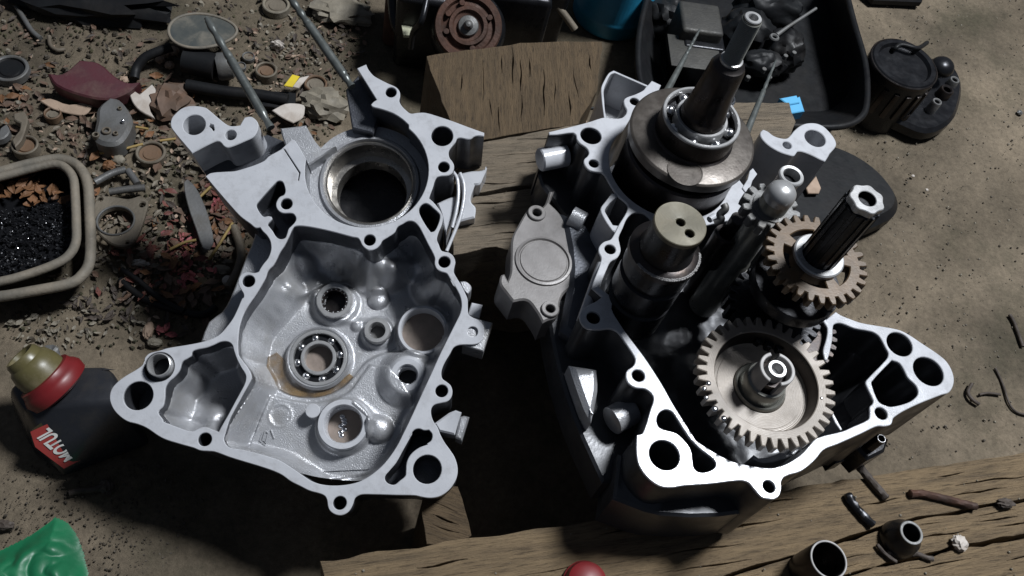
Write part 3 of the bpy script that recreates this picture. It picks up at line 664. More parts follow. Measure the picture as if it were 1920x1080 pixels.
RO += s8([(215, -10), (180, 15), (130, 40), (100, 85), (110, 125), (140, 150), (200, 155), (250, 150), (290, 165), (330, 220), (370, 280), (382, 310), (372, 340), (340, 365), (335, 400), (350, 430), (385, 450), (430, 455), (465, 480), (475, 510), (460, 560), (420, 680), (390, 690), (388, 770), (400, 840), (440, 900), (500, 945), (560, 955)])
RO += sK([(1290, 400), (1500, 385), (1700, 362), (1770, 375), (1820, 430), (1850, 465), (1880, 490), (1925, 500)]) + sJ([(45, 502), (85, 475), (100, 420), (100, 370), (130, 330), (250, 290), (350, 210), (420, 130), (520, 90), (700, 10)])
RO += sI([(730, 1075), (820, 1035), (880, 1035), (925, 1020), (945, 970), (1080, 890), (1300, 800), (1360, 780), (1395, 710), (1385, 630), (1340, 550), (1270, 490), (1150, 410), (1060, 350), (990, 315), (900, 295), (700, 260), (600, 225), (545, 202), (510, 178), (437, 238)])
hidden_out = mirror(Lq([(452, 545), (447, 528), (457, 512), (476, 508), (492, 490), (506, 470), (505, 450), (493, 434), (500, 410), (530, 372), (552, 335), (560, 300), (556, 262)]))
arcR = [(CX[0]+CRAD*math.cos(a), CX[1]+CRAD*math.sin(a)) for a in np.linspace(R(20), R(-236), 46)]
lipR = Rq(s1([(900, 360), (955, 328), (1035, 300), (1078, 222)]))
outerR = smooth(Rq(RO)+hidden_out, closed=False) + arcR + smooth(lipR, closed=False)
R_MAIN = mirror(Lq(L_CAV[1:]))[::-1][0:0]
cavT = mirror(Lq(L_CAV))           # along the underside of the chamber, right to left in the photo
cavLside = Rq(s7([(1000, 522), (950, 510), (900, 520), (860, 560), (830, 630), (800, 700), (808, 750), (815, 800), (790, 850), (740, 880), (710, 940), (680, 1010), (655, 1075)]))
cavL2 = Rq(s8([(275, 0), (262, 50), (300, 120), (340, 180), (385, 240), (430, 300), (470, 360), (520, 440), (570, 530), (620, 610), (665, 680)]))
cavB = Rq(sK([(1380, 60), (1450, 110), (1540, 165), (1640, 215), (1750, 245), (1920, 270)]) + sJ([(60, 265), (130, 243), (200, 205), (260, 160), (310, 105), (370, 45)]) + sI([(560, 1075), (640, 1040), (755, 985), (765, 940), (765, 890), (785, 870), (790, 840), (735, 720), (742, 690), (890, 535), (905, 490), (880, 440), (860, 400), (830, 355), (780, 325), (650, 300), (560, 265), (520, 262), (490, 280), (485, 370), (470, 450), (447, 535), (428, 540), (415, 470), (440, 380), (447, 300), (425, 262)]))
cavRt = mirror(Lq(tE([(330, 720), (370, 650), (420, 570), (470, 480), (492, 418), (545, 360), (600, 250), (640, 190), (680, 110)])))
P_RM = cavRt + cavT + cavLside + cavL2 + cavB
P_RMs = smooth(P_RM, 3)
R_B = sI([(930, 540), (985, 560), (1020, 610), (1050, 670), (1110, 730), (1128, 780), (1110, 820), (1050, 860), (930, 890), (880, 880), (830, 850), (780, 730), (780, 700)])
R_SLOT = sG([(1085, 1000), (1100, 940), (1150, 910), (1200, 925), (1240, 980), (1290, 1060)]) + sK([(1340, 50), (1420, 130), (1500, 190), (1530, 230), (1520, 270), (1460, 300), (1400, 300), (1365, 270), (1355, 220), (1340, 130), (1290, 60), (1230, 8)]) + sG([(1110, 1050)])
RB = [hole(RP, 1190, 190, 9), hole(RP, 1108, 254, 19.5), hole(RP, 1113.5, 306, 9.5), hole(RP, 1144, 467, 10.5), hole(RP, 1113, 595, 13), hole(RP, 1197, 704, 12), hole(RP, 1246, 853, 28.5), hole(RP, 1442, 912, 11.5), hole(RP, 1652.5, 775, 11.5), hole(RP, 1741, 696, 27), hole(RP, 1687, 645, 23)]
rbr = [circ(c, r, 28) for c, r in RB]
bigR = [P_RMs, smooth(Rq(R_B)), smooth(Rq(R_SLOT))]
plate('joint_flange', [outerR]+bigR+rbr, -.0022, 0, M_FACE, rc, .0004)
plate('side_wall', [outerR]+bigR+rbr, -.070, -.0024, M_CAVR, rc, .0003)
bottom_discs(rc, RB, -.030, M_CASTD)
# ear
earR = smooth(Rq(T(1380, 210, 5.684, [(262, 215), (290, 185), (340, 205), (400, 250), (470, 275), (540, 280), (580, 250), (620, 200), (680, 150), (750, 120), (850, 118), (930, 150), (1000, 215), (1050, 280), (1070, 340), (1050, 385), (1000, 440), (985, 470), (950, 525), (900, 505), (820, 465), (720, 425), (660, 418), (640, 440), (615, 465), (560, 455), (470, 425), (370, 370), (300, 310), (265, 260)])))
plate('mounting_ear', [earR, circ(*hole(RP, 1528.5, 259, 18.5), 28), circ(*hole(RP, 1476, 272, 8), 24)], -.055, 0, M_FACE, rc, .0005)
plate('ear_hole_bottom', [circ(*hole(RP, 1528.5, 259, 20), 28)], -.03, -.026, M_CASTD, rc)
plate('ear_hole_bottom', [circ(*hole(RP, 1476, 272, 9), 28)], -.012, -.008, M_CAST, rc)
# intake scoop: thin curved sheet wall
scp = Rq(s1([(600, 492), (590, 420), (580, 330), (576, 240), (600, 180), (640, 115), (680, 92), (970, 218), (962, 230), (690, 112), (655, 125), (625, 180), (597, 255), (600, 340), (606, 420), (618, 492)]))
plate('intake_scoop', [smooth(scp, 3)], -.055, -.0008, M_FACE, rc, .0003)
plate('scoop_floor', [Rq(s1([(600, 495), (590, 330), (600, 190), (670, 105), (965, 225), (790, 330), (790, 440), (740, 500)]))], -.045, -.034, M_CAST, rc)
# hexagonal side loop
hx = smooth(Rq(s7([(752, 362), (775, 365), (800, 385), (775, 402), (745, 425), (700, 485), (712, 520), (760, 600), (800, 605), (775, 655), (755, 640), (700, 560), (668, 482), (700, 430)])), 3)
plate('side_loop', [hx], -.05, -.001, M_FACE, rc, .0004)
# inner floor of the cavity, oily, with the shade under the gears put into its colour
XS, YS = np.meshgrid(np.arange(-.095, .13, .0016), np.arange(-.15, .075, .0016))
ins = pip(XS, YS, P_RM); dd = pdist(XS, YS, P_RM); sd = np.where(ins, dd, -dd)
zz = -.056+.030*np.clip(1-sd/.010, 0, 1)**2
for i in range(XS.shape[0]):
    for j in range(XS.shape[1]):
        if sd[i, j] > -.004: zz[i, j] += .003*noise.fractal(Vector((XS[i, j]*30, YS[i, j]*30, 7.)), .9, 2., 3)
_o = mesh_obj('cavity_floor', grid_mesh(XS, YS, zz, sd > -.0035), M_CAVR, rc, None); _o.data.shade_smooth()
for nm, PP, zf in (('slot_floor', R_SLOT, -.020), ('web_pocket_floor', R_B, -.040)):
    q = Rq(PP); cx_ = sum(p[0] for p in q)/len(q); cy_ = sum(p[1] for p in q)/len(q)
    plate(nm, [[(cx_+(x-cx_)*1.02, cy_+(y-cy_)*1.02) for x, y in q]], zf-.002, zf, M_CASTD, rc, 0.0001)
lathe('chamber_floor', [(CRAD+.002, -.055), (CRAD+.002, -.048), (.015, -.048)], M_CAVR, rc, 64, CX)
# lip inside the bottom of the cavity, under the big gear
lipb = Rq(sJ([(0, 190), (60, 170), (110, 145), (130, 165), (160, 150), (200, 125), (235, 130), (200, 165), (120, 200), (40, 225), (-25, 232), (-60, 225), (-110, 200), (-105, 170), (-70, 195)]), .006)
plate('inner_lip', [lipb], -.05, -.006, M_FACE, rc, .0005)
plate('inner_lip', [Rq(sI([(475, 945), (492, 938), (530, 1010), (558, 1060), (545, 1066), (505, 1010)]), .004)], -.05, -.004, M_FACE, rc, .0004)
# starter side: lower cover plate
CV = T(920, 250, 3.0846, [(340, 335), (370, 330), (350, 380), (340, 400), (400, 460), (440, 530), (472, 600), (465, 640), (480, 720), (490, 800), (470, 880), (420, 930), (400, 980), (398, 1030), (370, 1068), (335, 1078), (300, 1095), (285, 1060), (260, 1020), (225, 975), (190, 962), (130, 972), (90, 920), (55, 870), (60, 820), (80, 810), (100, 850), (115, 800), (118, 700), (125, 600), (160, 530), (200, 460), (225, 430), (260, 415), (300, 425), (320, 400)])
DC = .034
plate('starter_cover', [smooth(Rq(CV, DC), 3), circ(*hole(RP, 1006, 401, 8.5, DC), 24), circ(*hole(RP, 1031, 581, 9.5, DC), 24)], -.060, -DC, M_COVER, rc, .0012)
pc, pr = hole(RP, 1019, 490, 53, DC)
lathe('cover_cap', [(1e-6, .0012), (pr*.80, .0010), (pr*.83, .0001), (pr*.86, .0001), (pr*.90, .0016), (pr*.98, .0014), (pr, 0)], M_COVER, rc, 72, pc, z=-DC)
for u, v in ((1006, 401), (1031, 581)):
    c, r = hole(RP, u, v, 9, DC); lathe('bolt_boss', ring_prof(r*.95, r*1.85, -DC, -DC+.002, .0005), M_COVER, rc, 36, c)
    lathe('bolt_head', disc_prof(r*.9, -DC-.006, -DC-.004), M_DSTEEL, rc, 16, c)
# body below the joint face on the left (outer casting, curved)
def bulge(name, pix, dtop, dbot, m, bev=.0018):
    P = Rq(pix, dtop); return plate(name, [smooth(P, 3)], -dbot, -dtop, m, rc, bev)
bulge('outer_casting', [(1030, 262), (1100, 290), (1130, 330), (1170, 400), (1140, 470), (1100, 560), (1110, 620), (1190, 740), (1195, 900), (1130, 905), (1075, 780), (1040, 660), (1030, 560), (1075, 440), (1040, 380), (1010, 330)], .042, .074, M_CAVR)
bulge('outer_casting', [(1245, 840), (1320, 915), (1420, 930), (1400, 960), (1240, 965), (1150, 935), (1160, 850)], .030, .074, M_CAVR)
bulge('outer_casting', [(1450, 560), (1560, 620), (1700, 660), (1760, 720), (1650, 800), (1500, 850), (1440, 800)], .060, .078, M_CASTD, .003)
bulge('outer_casting', [(1052, 395), (1105, 420), (1132, 490), (1112, 560), (1085, 640), (1052, 615), (1068, 500)], .031, .07, M_CASTD, .004)
# cylindrical hinge boss, finned lugs
def rcyl(name, a, b, r, m, dep, parent=rc, n=24):
    p = Vector((*RP(*a, dep), -dep)); q = Vector((*RP(*b, dep), -dep)); return tube(name, [p, p.lerp(q, .04), q.lerp(p, .04), q], [r*.9, r, r, r*.9], m, parent, n, angle=40)
rcyl('hinge_boss', (1012, 300), (1062, 290), .0085, M_FACE, .022)
rcyl('side_boss', (1146, 790), (1186, 768), .0090, M_CAST, .030)
rcyl('side_boss', (1070, 405), (1095, 418), .0075, M_CAST, .030)
bulge('side_fin', [(1068, 682), (1120, 690), (1122, 730), (1110, 790), (1095, 760)], .026, .06, M_CAST, .003)
# slanted bright strut below the middle left bolt boss
p0 = Vector((*RP(1132, 490), -.003)); p1 = Vector((*RP(1112, 550), -.014))
tube('strut', [p0, p1, Vector((*RP(1103, 575), -.02))], [.0036, .0034, .003], M_FACE, rc, 8)
# drain lug with small ring and bracket feet
c, r = hole(RP, 1652, 823, 7, .035)
lathe('drain_lug', [(r*.8, -.06), (r*.8, -.035), (r, -.0345), (r*1.2, -.036), (r*1.35, -.06)], M_BLACKM, rc, 24, c)
lathe('drain_lug_rim', ring_prof(r*.85, r*1.08, -.035, -.0342, .0002), M_STEEL, rc, 24, c)
plate('foot_bracket', [Rq([(1596, 826), (1640, 806), (1668, 822), (1660, 846), (1628, 862)], .05)], -.078, -.05, M_BLACKM, rc, .002)
plate('foot_bracket', [Rq([(1556, 846), (1576, 842), (1586, 862), (1568, 868)], .06)], -.078, -.06, M_BLACKM, rc, .002)
stud(rc, RP, (1240, 190), (1312, 55), .006, .0030, .4)
stud(rc, RP, (1392, 268), (1455, 113), .006, .0030, .4)
# bright flange strip right of the crank web
plate('flange_strip', [Rq([(1398, 360), (1404, 362), (1411, 338), (1420, 326), (1412, 315), (1406, 320), (1402, 336), (1392, 352)], -.001)], -.006, .001, M_FACE, rc, .0003)

# ---------------------------------------------------------------- shafts and gears standing in the right half
def axis_root(name, c, label, cat, group=None):
    return empty(name, (c[0], c[1], -.05), label, cat, group, MR)
def lz(p): return [(r, h+.05) for r, h in p]
def gear_outline(rp, ra, rr, n, tip=.42, root=.62, n_sub=1, ph=0.):
    pts = []
    for k in range(n):
        a = 2*math.pi*(k+ph)/n; w = 2*math.pi/n
        for (f, r) in ((-.5, rr), (-.5+(1-root)/2*.6, rr), (-tip*.72, rp*.995), (-tip*.42, ra), (tip*.42, ra), (tip*.72, rp*.995), (.5-(1-root)/2*.6, rr)):
            pts.append((r*math.cos(a+f*w), r*math.sin(a+f*w)))
    return pts
# crankshaft
cs = axis_root('crankshaft', (CX[0]+.0055, CX[1]+.001), 'dark crankshaft with a large round web and long upright shaft in the right crankcase half', 'crankshaft')
zw = .034
lathe('crank_web', lz([(.012, zw-.0095), (.0405, zw-.0095), (.0418, zw-.0085), (.0428, zw-.0075), (.0432, zw-.001), (.0422, zw), (.0415, zw+.0003), (.024, zw+.0003), (.012, zw+.0003)]), M_WEB, cs, 128)
lathe('crank_web', lz([(.012, -.035), (.0385, -.035), (.0400, -.034), (.0400, zw-.018), (.0385, zw-.0165), (.012, zw-.0165)]), M_DSTEEL, cs, 96)
cpx = RP(1284, 322, -zw); cpx = (cpx[0]-CX[0]-.0055, cpx[1]-CX[1]-.001)
lathe('crank_pin', [(1e-6, .0004), (.0112, .0004), (.0114, .0007), (.0120, .0007), (.0121, .0)], M_WEB, cs, 48, cpx, z=zw+.0503)
zbr = .052
o = lathe('bearing', lz([(.0240, zbr-.004), (.0240, zbr-.0006), (.0244, zbr), (.0259, zbr), (.0264, zbr-.0006), (.0264, zbr-.002)]), M_RACE, cs, 96)
lathe('outer_race_side', lz([(.0264, zbr-.002), (.0264, zbr-.0150), (.0250, zbr-.0160), (.0235, zbr-.0160), (.0235, zbr-.0040)]), M_DSTEEL, o, 96)
lathe('inner_race', lz([(.0148, zbr-.015), (.0150, zbr-.0008), (.0156, zbr), (.0172, zbr), (.0178, zbr-.001), (.0178, zbr-.015)]), M_RACE, o, 72)
lathe('bearing_cage', lz(ring_prof(.0180, .0236, zbr-.012, zbr-.0075, .0004)), M_BLACKM, o, 60)
sm = sphere_mesh(.0040, 3); sm.materials.append(M_STEEL); sm.shade_smooth()
for k in range(8):
    a = 2*math.pi*(k+.3)/8; b = bpy.data.objects.new('ball', sm); COL.objects.link(b); b.parent = o; b.location = (.0209*math.cos(a), .0209*math.sin(a), zbr-.0058+.05)
lathe('bearing_seat_collar', lz([(.0262, zbr-.0160), (.0266, zw+.001), (.0280, zw+.0002)]), M_DSTEEL, cs, 72)
lathe('shaft', lz([(.0150, zbr-.006), (.0150, zbr+.004), (.0144, zbr+.006), (.0138, zbr+.007), (.0120, .080), (.0112, .096), (.0100, .0985), (.0072, .1000), (.0066, .1010)]), M_DSTEEL, cs, 56)
lathe('shaft_washer', lz([(.0060, .1008), (.0070, .1010), (.0073, .1018), (.0071, .1030), (.0058, .1034)]), M_RACE, cs, 48)
pr_ = [(.0058, .1030)]
h = .1036
while h < .1335:
    pr_ += [(.0060, h), (.0054, h+.00055)]; h += .0011
lathe('shaft_thread', lz(pr_+[(.0054, .1345)]), M_OILST, cs, 36)
lathe('shaft_end', lz([(.0050, .1335), (.0052, .1350), (.0048, .1355), (.0031, .1355), (.0028, .1350), (.0026, .128), (1e-6, .128)]), M_RACE, cs, 40)

# output (kick side) gear on the ring axis
def rax(k): return (-feat[k][0], feat[k][1])
ga = RP(1438, 712, -.020)
og = axis_root('output_gear', ga, 'large pale toothed gear lying flat in the bottom of the right crankcase half', 'gear')
ph = R(9)
out = gear_outline(.0396, .0424, .0368, 38, .40, .58)
pm = plate_mesh([out, circ((0, 0), .0318, 72)], .062, .0700, .0005); mesh_obj('toothed_rim', pm, M_GEAR, og, 30)
lathe('recess_wall', [(.0319, .0690), (.0317, .0694), (.0314, .0688), (.0309, .0640), (.0297, .0590)], M_DSTEEL, og, 96)  # dark steel puts the shade of the recess into the wall colour
lathe('gear_web', [(.0297, .0590), (.0288, .0586), (.0264, .0586), (.0262, .0590), (.0165, .0590), (.0160, .0580)], M_GEAR, og, 96)
lathe('gear_web_back', [(.0298, .0570), (.010, .0570)], M_DSTEEL, og, 48)
lathe('gear_hub', [(.0160, .0580), (.0158, .0605), (.0150, .0615), (.0144, .0612), (.0134, .0600), (.0126, .0640), (.0124, .0690), (.0118, .0705), (.0108, .0708), (.0104, .0712)], M_OILST, og, 64)
cz0 = []
for a0, a1 in ((R(-100), R(62)), (R(92), R(222))):
    P_ = [(.0106*math.cos(a), .0106*math.sin(a)) for a in np.linspace(a0, a1, 22)]+[(.0084*math.cos(a), .0084*math.sin(a)) for a in np.linspace(a1, a0, 22)]
    mesh_obj('castle_ring_segment', plate_mesh([P_], .0700, .0850, .0004), M_GREYB, og, 35)
lathe('shaft_tip', [(.0058, .070), (.0058, .0840), (.0053, .0848), (.0038, .0848), (.0035, .0838), (.0024, .080), (1e-6, .079)], M_RACE, og, 40)
lathe('shaft_core', [(.0084, .070), (.0082, .0770), (.0058, .0775), (.0058, .077)], M_DSTEEL, og, 40)
# oil drops on the teeth
_m = []
for i, (u, v, r_) in enumerate([(1329, 718, .0016), (1321, 728, .0015), (1325, 745, .0014), (1341, 766, .0020), (1358, 784, .0018), (1541, 746, .0009)]):
    p = RP(u, v, -.0205); s_ = sphere_mesh(r_, 2, (1, 1, .5)); s_.transform(Matrix.Translation((p[0]-ga[0], p[1]-ga[1], .0702))); _m.append(s_)
mesh_obj('oil_drops', join_meshes(_m), M_STEEL, og, 180)

# input shaft with brown gear
ia = rax('b1')
zi = .070
ig = RP(1532, 484, -zi); 
ins_ = axis_root('input_shaft', ig, 'black splined input shaft carrying a brown spur gear, right side of the right crankcase half', 'gear shaft')
kid = []
for k in range(5):
    a = 2*math.pi*(k+.35)/5; w = .42
    P_ = []
    for t in np.linspace(-w, w, 8): P_.append((.0200*math.cos(a+t), .0200*math.sin(a+t)))
    for t in np.linspace(w, -w, 8): P_.append((.0140*math.cos(a+t), .0140*math.sin(a+t)))
    kid.append(smooth(P_, 2, 80))
mesh_obj('brown_gear', plate_mesh([gear_outline(.0286, .0308, .0262, 27, .42, .56)]+kid, zi+.043, zi+.050, .0005), M_GEARB, ins_, 30)
lathe('second_gear', [(.010, .095), (.0265, .095), (.0270, .094), (.0270, .086), (.010, .086)], M_BLACKM, ins_, 48)
mesh_obj('third_gear', plate_mesh([gear_outline(.0285, .0305, .0262, 26, .50, .60, ph=.4)], .050, .064, .0005), M_BLACKM, ins_, 30)
lathe('thrust_ring', [(.0096, zi+.0500), (.0140, zi+.0500), (.0150, zi+.0508), (.0150, zi+.0528), (.0142, zi+.0535), (.0105, zi+.0535)], M_RACE, ins_, 60)
sp = []
for k in range(14):
    a = 2*math.pi*k/14
    for f, r_ in ((-.5, .0096), (-.22, .0096), (-.20, .0106), (.20, .0106), (.22, .0096)): sp.append((r_*math.cos(a+f*2*math.pi/14), r_*math.sin(a+f*2*math.pi/14)))
mesh_obj('splined_shaft', plate_mesh([sp], .0, .172, .0003), M_BLACKM, ins_, 25)
tip_h = .174
mesh_obj('shaft_end_ring', plate_mesh([smooth([(r_*math.cos(2*math.pi*i/28), r_*math.sin(2*math.pi*i/28)) for i in range(28) for r_ in ((.0096 if i % 4 < 2 else .0088),)], 2, 90), circ((0, 0), .0048, 28)], .1722, .1768, .0004), M_RACE, ins_, 35)
lathe('shaft_end_hollow', [(1e-6, .1725), (.0046, .1725), (.0048, .1766)], M_BLACKM, ins_, 24)

# selector drum
da = rax('cup')
dp = RP(1276, 419, -.078)
dr = axis_root('shift_drum', dp, 'upright dark selector drum with a brass toned end disc pierced by two holes', 'shift drum')
dr.matrix_world = MR @ Matrix.Translation((dp[0], dp[1], -.043))
h1 = RP(1276, 417, -.078); h2 = RP(1293, 438, -.078)
hh = [(h1[0]-dp[0], h1[1]-dp[1]), (h2[0]-dp[0], h2[1]-dp[1])]
mesh_obj('end_disc', plate_mesh([circ((0, 0), .0152, 64), circ(hh[0], .0026, 20), circ(hh[1], .0027, 20)], .1175, .1212, .0004), M_DRUM, dr, 35)
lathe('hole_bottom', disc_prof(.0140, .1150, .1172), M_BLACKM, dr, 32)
lathe('drum_neck', [(.0149, .1180), (.0150, .1010), (.0158, .0985), (.0164, .0965)], M_BLACKM, dr, 64)
lathe('knurled_collar', [(.0160, .0960), (.0200, .0950), (.0216, .0940), (.0216, .0900), (.0204, .0885)], M_DSTEEL, dr, 96)
kn = []
for k in range(150):
    a = R(-158)+R(165)*k/170+random.uniform(-.01, .01)
    for rr_ in (.0204, .0211):
        s_ = sphere_mesh(random.uniform(.0004, .0008), 1, (1, 1, .7)); s_.transform(Matrix.Translation((rr_*math.cos(a)+random.uniform(-.0002, .0002), rr_*math.sin(a)+random.uniform(-.0002, .0002), .0948-(rr_-.0200)*.5))); kn.append(s_)
tag(mesh_obj('knurling', join_meshes(kn), M_GREYB, dr, 180), kind='stuff')
lathe('drum_body', [(.0204, .0885), (.0204, .076), (.0184, .0750), (.0184, .0710), (.0204, .0700), (.0204, .052), (.0184, .0510), (.0184, .0460), (.0204, .0450), (.0204, .020), (.0150, .018), (.0150, 0)], M_BLACKM, dr, 72)

# long dark shaft with a domed end and a small gear behind it
ka = rax('b2')
hd = .086
kp = RP(1474, 350, -hd)
ks = axis_root('balance_shaft', kp, 'long dark round shaft with a shiny domed end rising through a small grey gear', 'gear shaft')
lathe('shaft', [(.0102, -.0), (.0102, .060), (.0092, .062), (.0088, .126), (.0078, .128)], M_OILST, ks, 40)
lathe('domed_end', [(.0090, .125), (.0090, .1285), (.0083, .1318), (.0063, .1344), (.0036, .1358), (1e-6, .1362)], M_RACE, ks, 48)
mesh_obj('small_gear', plate_mesh([gear_outline(.0160, .0182, .0138, 13, .46, .52, ph=.2)], .108, .116, .0005), M_GREYP, ks, 30)
lathe('gear_shoulder', [(.0080, .1170), (.0118, .1170), (.0120, .1160)], M_GREYP, ks, 48)
# hollow spacer tube standing beside it
q = RP(1485, 328, -.080)
sp_ = axis_root('spacer_sleeve', q, 'short hollow steel sleeve standing upright beside the domed shaft end', 'sleeve')
lathe('sleeve_wall', [(.0058, .06), (.0050, .1285), (.0054, .1298), (.0072, .1300), (.0078, .1292), (.0078, .1280), (.0070, .1272), (.0070, .06)], M_RACE, sp_, 40)
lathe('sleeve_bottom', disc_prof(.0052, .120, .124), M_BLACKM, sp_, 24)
# a second ring peeking out behind the crank bearing
q = RP(1364, 184, -.050)
wr = axis_root('steel_ring', q, 'thin bright steel ring peeking out behind the crankshaft bearing', 'ring')
lathe('ring_body', [(.0042, .05), (.0042, .0995), (.0046, .1), (.0056, .1), (.0060, .0995), (.0060, .05)], M_STEEL, wr, 36)
# shift fork rods and small bits in the middle
fk = axis_root('shift_fork', RP(1350, 440, -.03), 'dark shift fork and rods half hidden between drum and domed shaft', 'shift fork')
def rel(u, v, d): p = RP(u, v, -d); q0 = RP(1350, 440, -.03); return Vector((p[0]-q0[0], p[1]-q0[1], d+.05))
lathe('fork_rod', [(1e-6, .0902), (.0050, .0902), (.0055, .0896), (.0055, .0)], M_DSTEEL, fk, 32, tuple(rel(1387, 410, .04))[:2])
lathe('fork_sleeve', [(.0052, .07), (.0052, .081), (.0075, .081), (.0078, .080), (.0078, .05)], M_DSTEEL, fk, 32, tuple(rel(1362, 440, .03))[:2])
tube('fork_arm', rpath([rel(1357, 383, .045), rel(1360, 392, .044), rel(1350, 402, .04), rel(1352, 412, .038), rel(1340, 418, .035)]), .0024, M_GREYP, fk, 8)
tube('fork_arm', [rel(1330, 412, .03), rel(1340, 405, .03)], .0022, M_FACE, fk, 8)
_p = [rel(1384, 516, .0), rel(1398, 500, .0), rel(1414, 520, .0), rel(1411, 538, .0)]
plate('fork_tab', [[(p.x, p.y) for p in _p]], .030, .0500, M_COVER, fk, .0006)
tube('fork_arm', rpath([rel(1427, 512, .02), rel(1433, 535, .02), rel(1446, 550, .018)]), .0020, M_GREYP, fk, 8)
# teeth of the clutch side gear glimpsed in the dark
cg = axis_root('clutch_gear', RP(1480, 620, .01), 'dark oily gear deep in the case between brown gear and big pale gear', 'gear')
mesh_obj('gear_body', plate_mesh([gear_outline(.029, .0312, .0265, 30, .5, .6), circ((0, 0), .008, 24)], .030, .044, .0005), M_DSTEEL, cg, 30)

# ================================================================ THINGS ROUND THE ENGINE
def gp(u, v, h=0.): return WP(u, v, FZ+h)
def wroot(name, u, v, h, label, cat, group=None):
    p = gp(u, v, h); return empty(name, p, label, cat, group), p
def flatpoly(name, pix, h, thick, m, label, cat, group=None, tilt=0., sm=3, bev=.0006):
    P = [gp(u, v, h) for u, v in pix]; c = sum(P, Vector())/len(P)
    q = [(p.x-c.x, p.y-c.y) for p in P]
    if sm: q = smooth(q, sm)
    o = plate(name, [q], -thick, 0, m, None, bev); o.location = (c.x, c.y, FZ+h); o.rotation_euler = (tilt, tilt*.6, 0)
    return tag(o, label, cat, group)
def flatpart(name, pix, h, thick, m, parent, org, sm=3, bev=.0006, holes=()):
    P = [gp(u, v, h) for u, v in pix]; q = [(p.x-org.x, p.y-org.y) for p in P]
    if sm: q = smooth(q, sm)
    return plate(name, [q]+list(holes), FZ+h-thick-org.z, FZ+h-org.z, m, parent, bev)
def pxr(u, v, r, h):
    a = gp(u, v, h); b = gp(u+r, v, h); return (a-b).length

# steel tube, collar, red cap and bits on the front board
BH = BZ-FZ
def on_board(name, u, v, top, label, cat, group=None):
    """root on the board below the point (u,v) that lies 'top' above the board"""
    p = WP(u, v, BZ+top); return empty(name, (p.x, p.y, BZ), label, cat, group)
rt = on_board('steel_tube', 1554, 1049, .030, 'open steel tube with a bright cut rim standing on the front plank, bottom edge', 'tube')
lathe('tube_wall', [(.0122, .0), (.0122, .0292), (.0117, .030), (.0108, .030), (.0104, .0294), (.0104, .001), (1e-6, .001)], M_DSTEEL, rt, 64)
lathe('tube_rim', ring_prof(.0106, .0119, .0285, .0303, .0003), M_GREYB, rt, 64)
rt = on_board('black_collar', 1709, 999, .017, 'squat black threaded collar with a chipped silver rim on the front plank', 'collar')
lathe('collar_body', [(1e-6, .0), (.0125, .0), (.0128, .002), (.0115, .009), (.0088, .013), (.0080, .0165), (.0062, .0165), (.0060, .004), (1e-6, .004)], M_BLACKM, rt, 40)
lathe('collar_rim', ring_prof(.0060, .0079, .0160, .0174, .0003), M_GREYP, rt, 40)
rt = on_board('red_cap', 1104, 1088, .012, 'dark red plastic cap cut by the bottom edge, on the front plank', 'cap')
lathe('cap_shell', [(1e-6, .0125), (.008, .012), (.0118, .0095), (.0130, .005), (.0132, 0), (1e-6, 0)], M_RED, rt, 48)
lathe('cap_skirt', [(.0130, .004), (.0138, .0035), (.0140, 0), (.0130, 0)], M_RED, rt, 48)
def bstick(name, pix, r, m, label, cat, group=None, z=None):
    z = BZ+r if z is None else z
    P = rpath([WP(u, v, z) for u, v in pix], 6); c = P[0].copy(); Q = [p-c for p in P]; n = len(Q)
    rad = [r*(1+.22*noise.noise(Vector((i*.45, r*900, 3))))*(0.55 if i in (0, n-1) else 1) for i in range(n)]
    me = tube_mesh(Q, rad, 9)
    for v_ in me.vertices: v_.co += Vector(noise.noise_vector(v_.co*500+c*90))*r*.16
    o = mesh_obj(name, me, m, None, 40); o.location = c; return tag(o, label, cat, group)
bstick('charred_stick', [(1608, 870), (1625, 892), (1645, 915), (1663, 935)], .0028, M_TWIG, 'short charred stick on the front plank, nearest the crankcase corner', 'stick')
bstick('charred_stick', [(1588, 925), (1601, 947), (1620, 968), (1638, 986)], .0030, M_BLACKM, 'black pointed sliver on the front plank, left of the charred sticks', 'stick')
bstick('rusty_rod', [(1704, 926), (1730, 926), (1775, 936), (1812, 946), (1832, 950)], .0026, M_RUST, 'rusty bent rod lying across the split in the front plank', 'rod')
bstick('twig', [(1644, 1020), (1655, 1034), (1672, 1048), (1682, 1054)], .0014, M_TWIG, 'thin forked twig below the black collar', 'twig')
bstick('twig', [(1664, 1034), (1690, 1042), (1716, 1038), (1738, 1046), (1750, 1048)], .0018, M_TWIG, 'crooked dark twig running right from under the black collar', 'twig')
def lump(name, u, v, z, r, m, label, cat, sq=(1, 1, .7), am=.35, seed=1, group=None):
    r *= 1.08 if z < -.15 else 1.
    me = sphere_mesh(r, 3, sq, am, seed); o = mesh_obj(name, me, m, None, 30); p = WP(u, v, z+r*sq[2]*.7); o.location = p
    return tag(o, label, cat, group)
lump('pale_stone', 1800, 1018, BZ, .0053, M_WHITE, 'small pale pebble on the split of the front plank', 'pebble', seed=4)
lump('dirt_clod', 1886, 944, BZ, .0042, M_TWIG, 'dark crumb at the right end of the front plank', 'clod', (1.5, .8, .7), .5, 8)
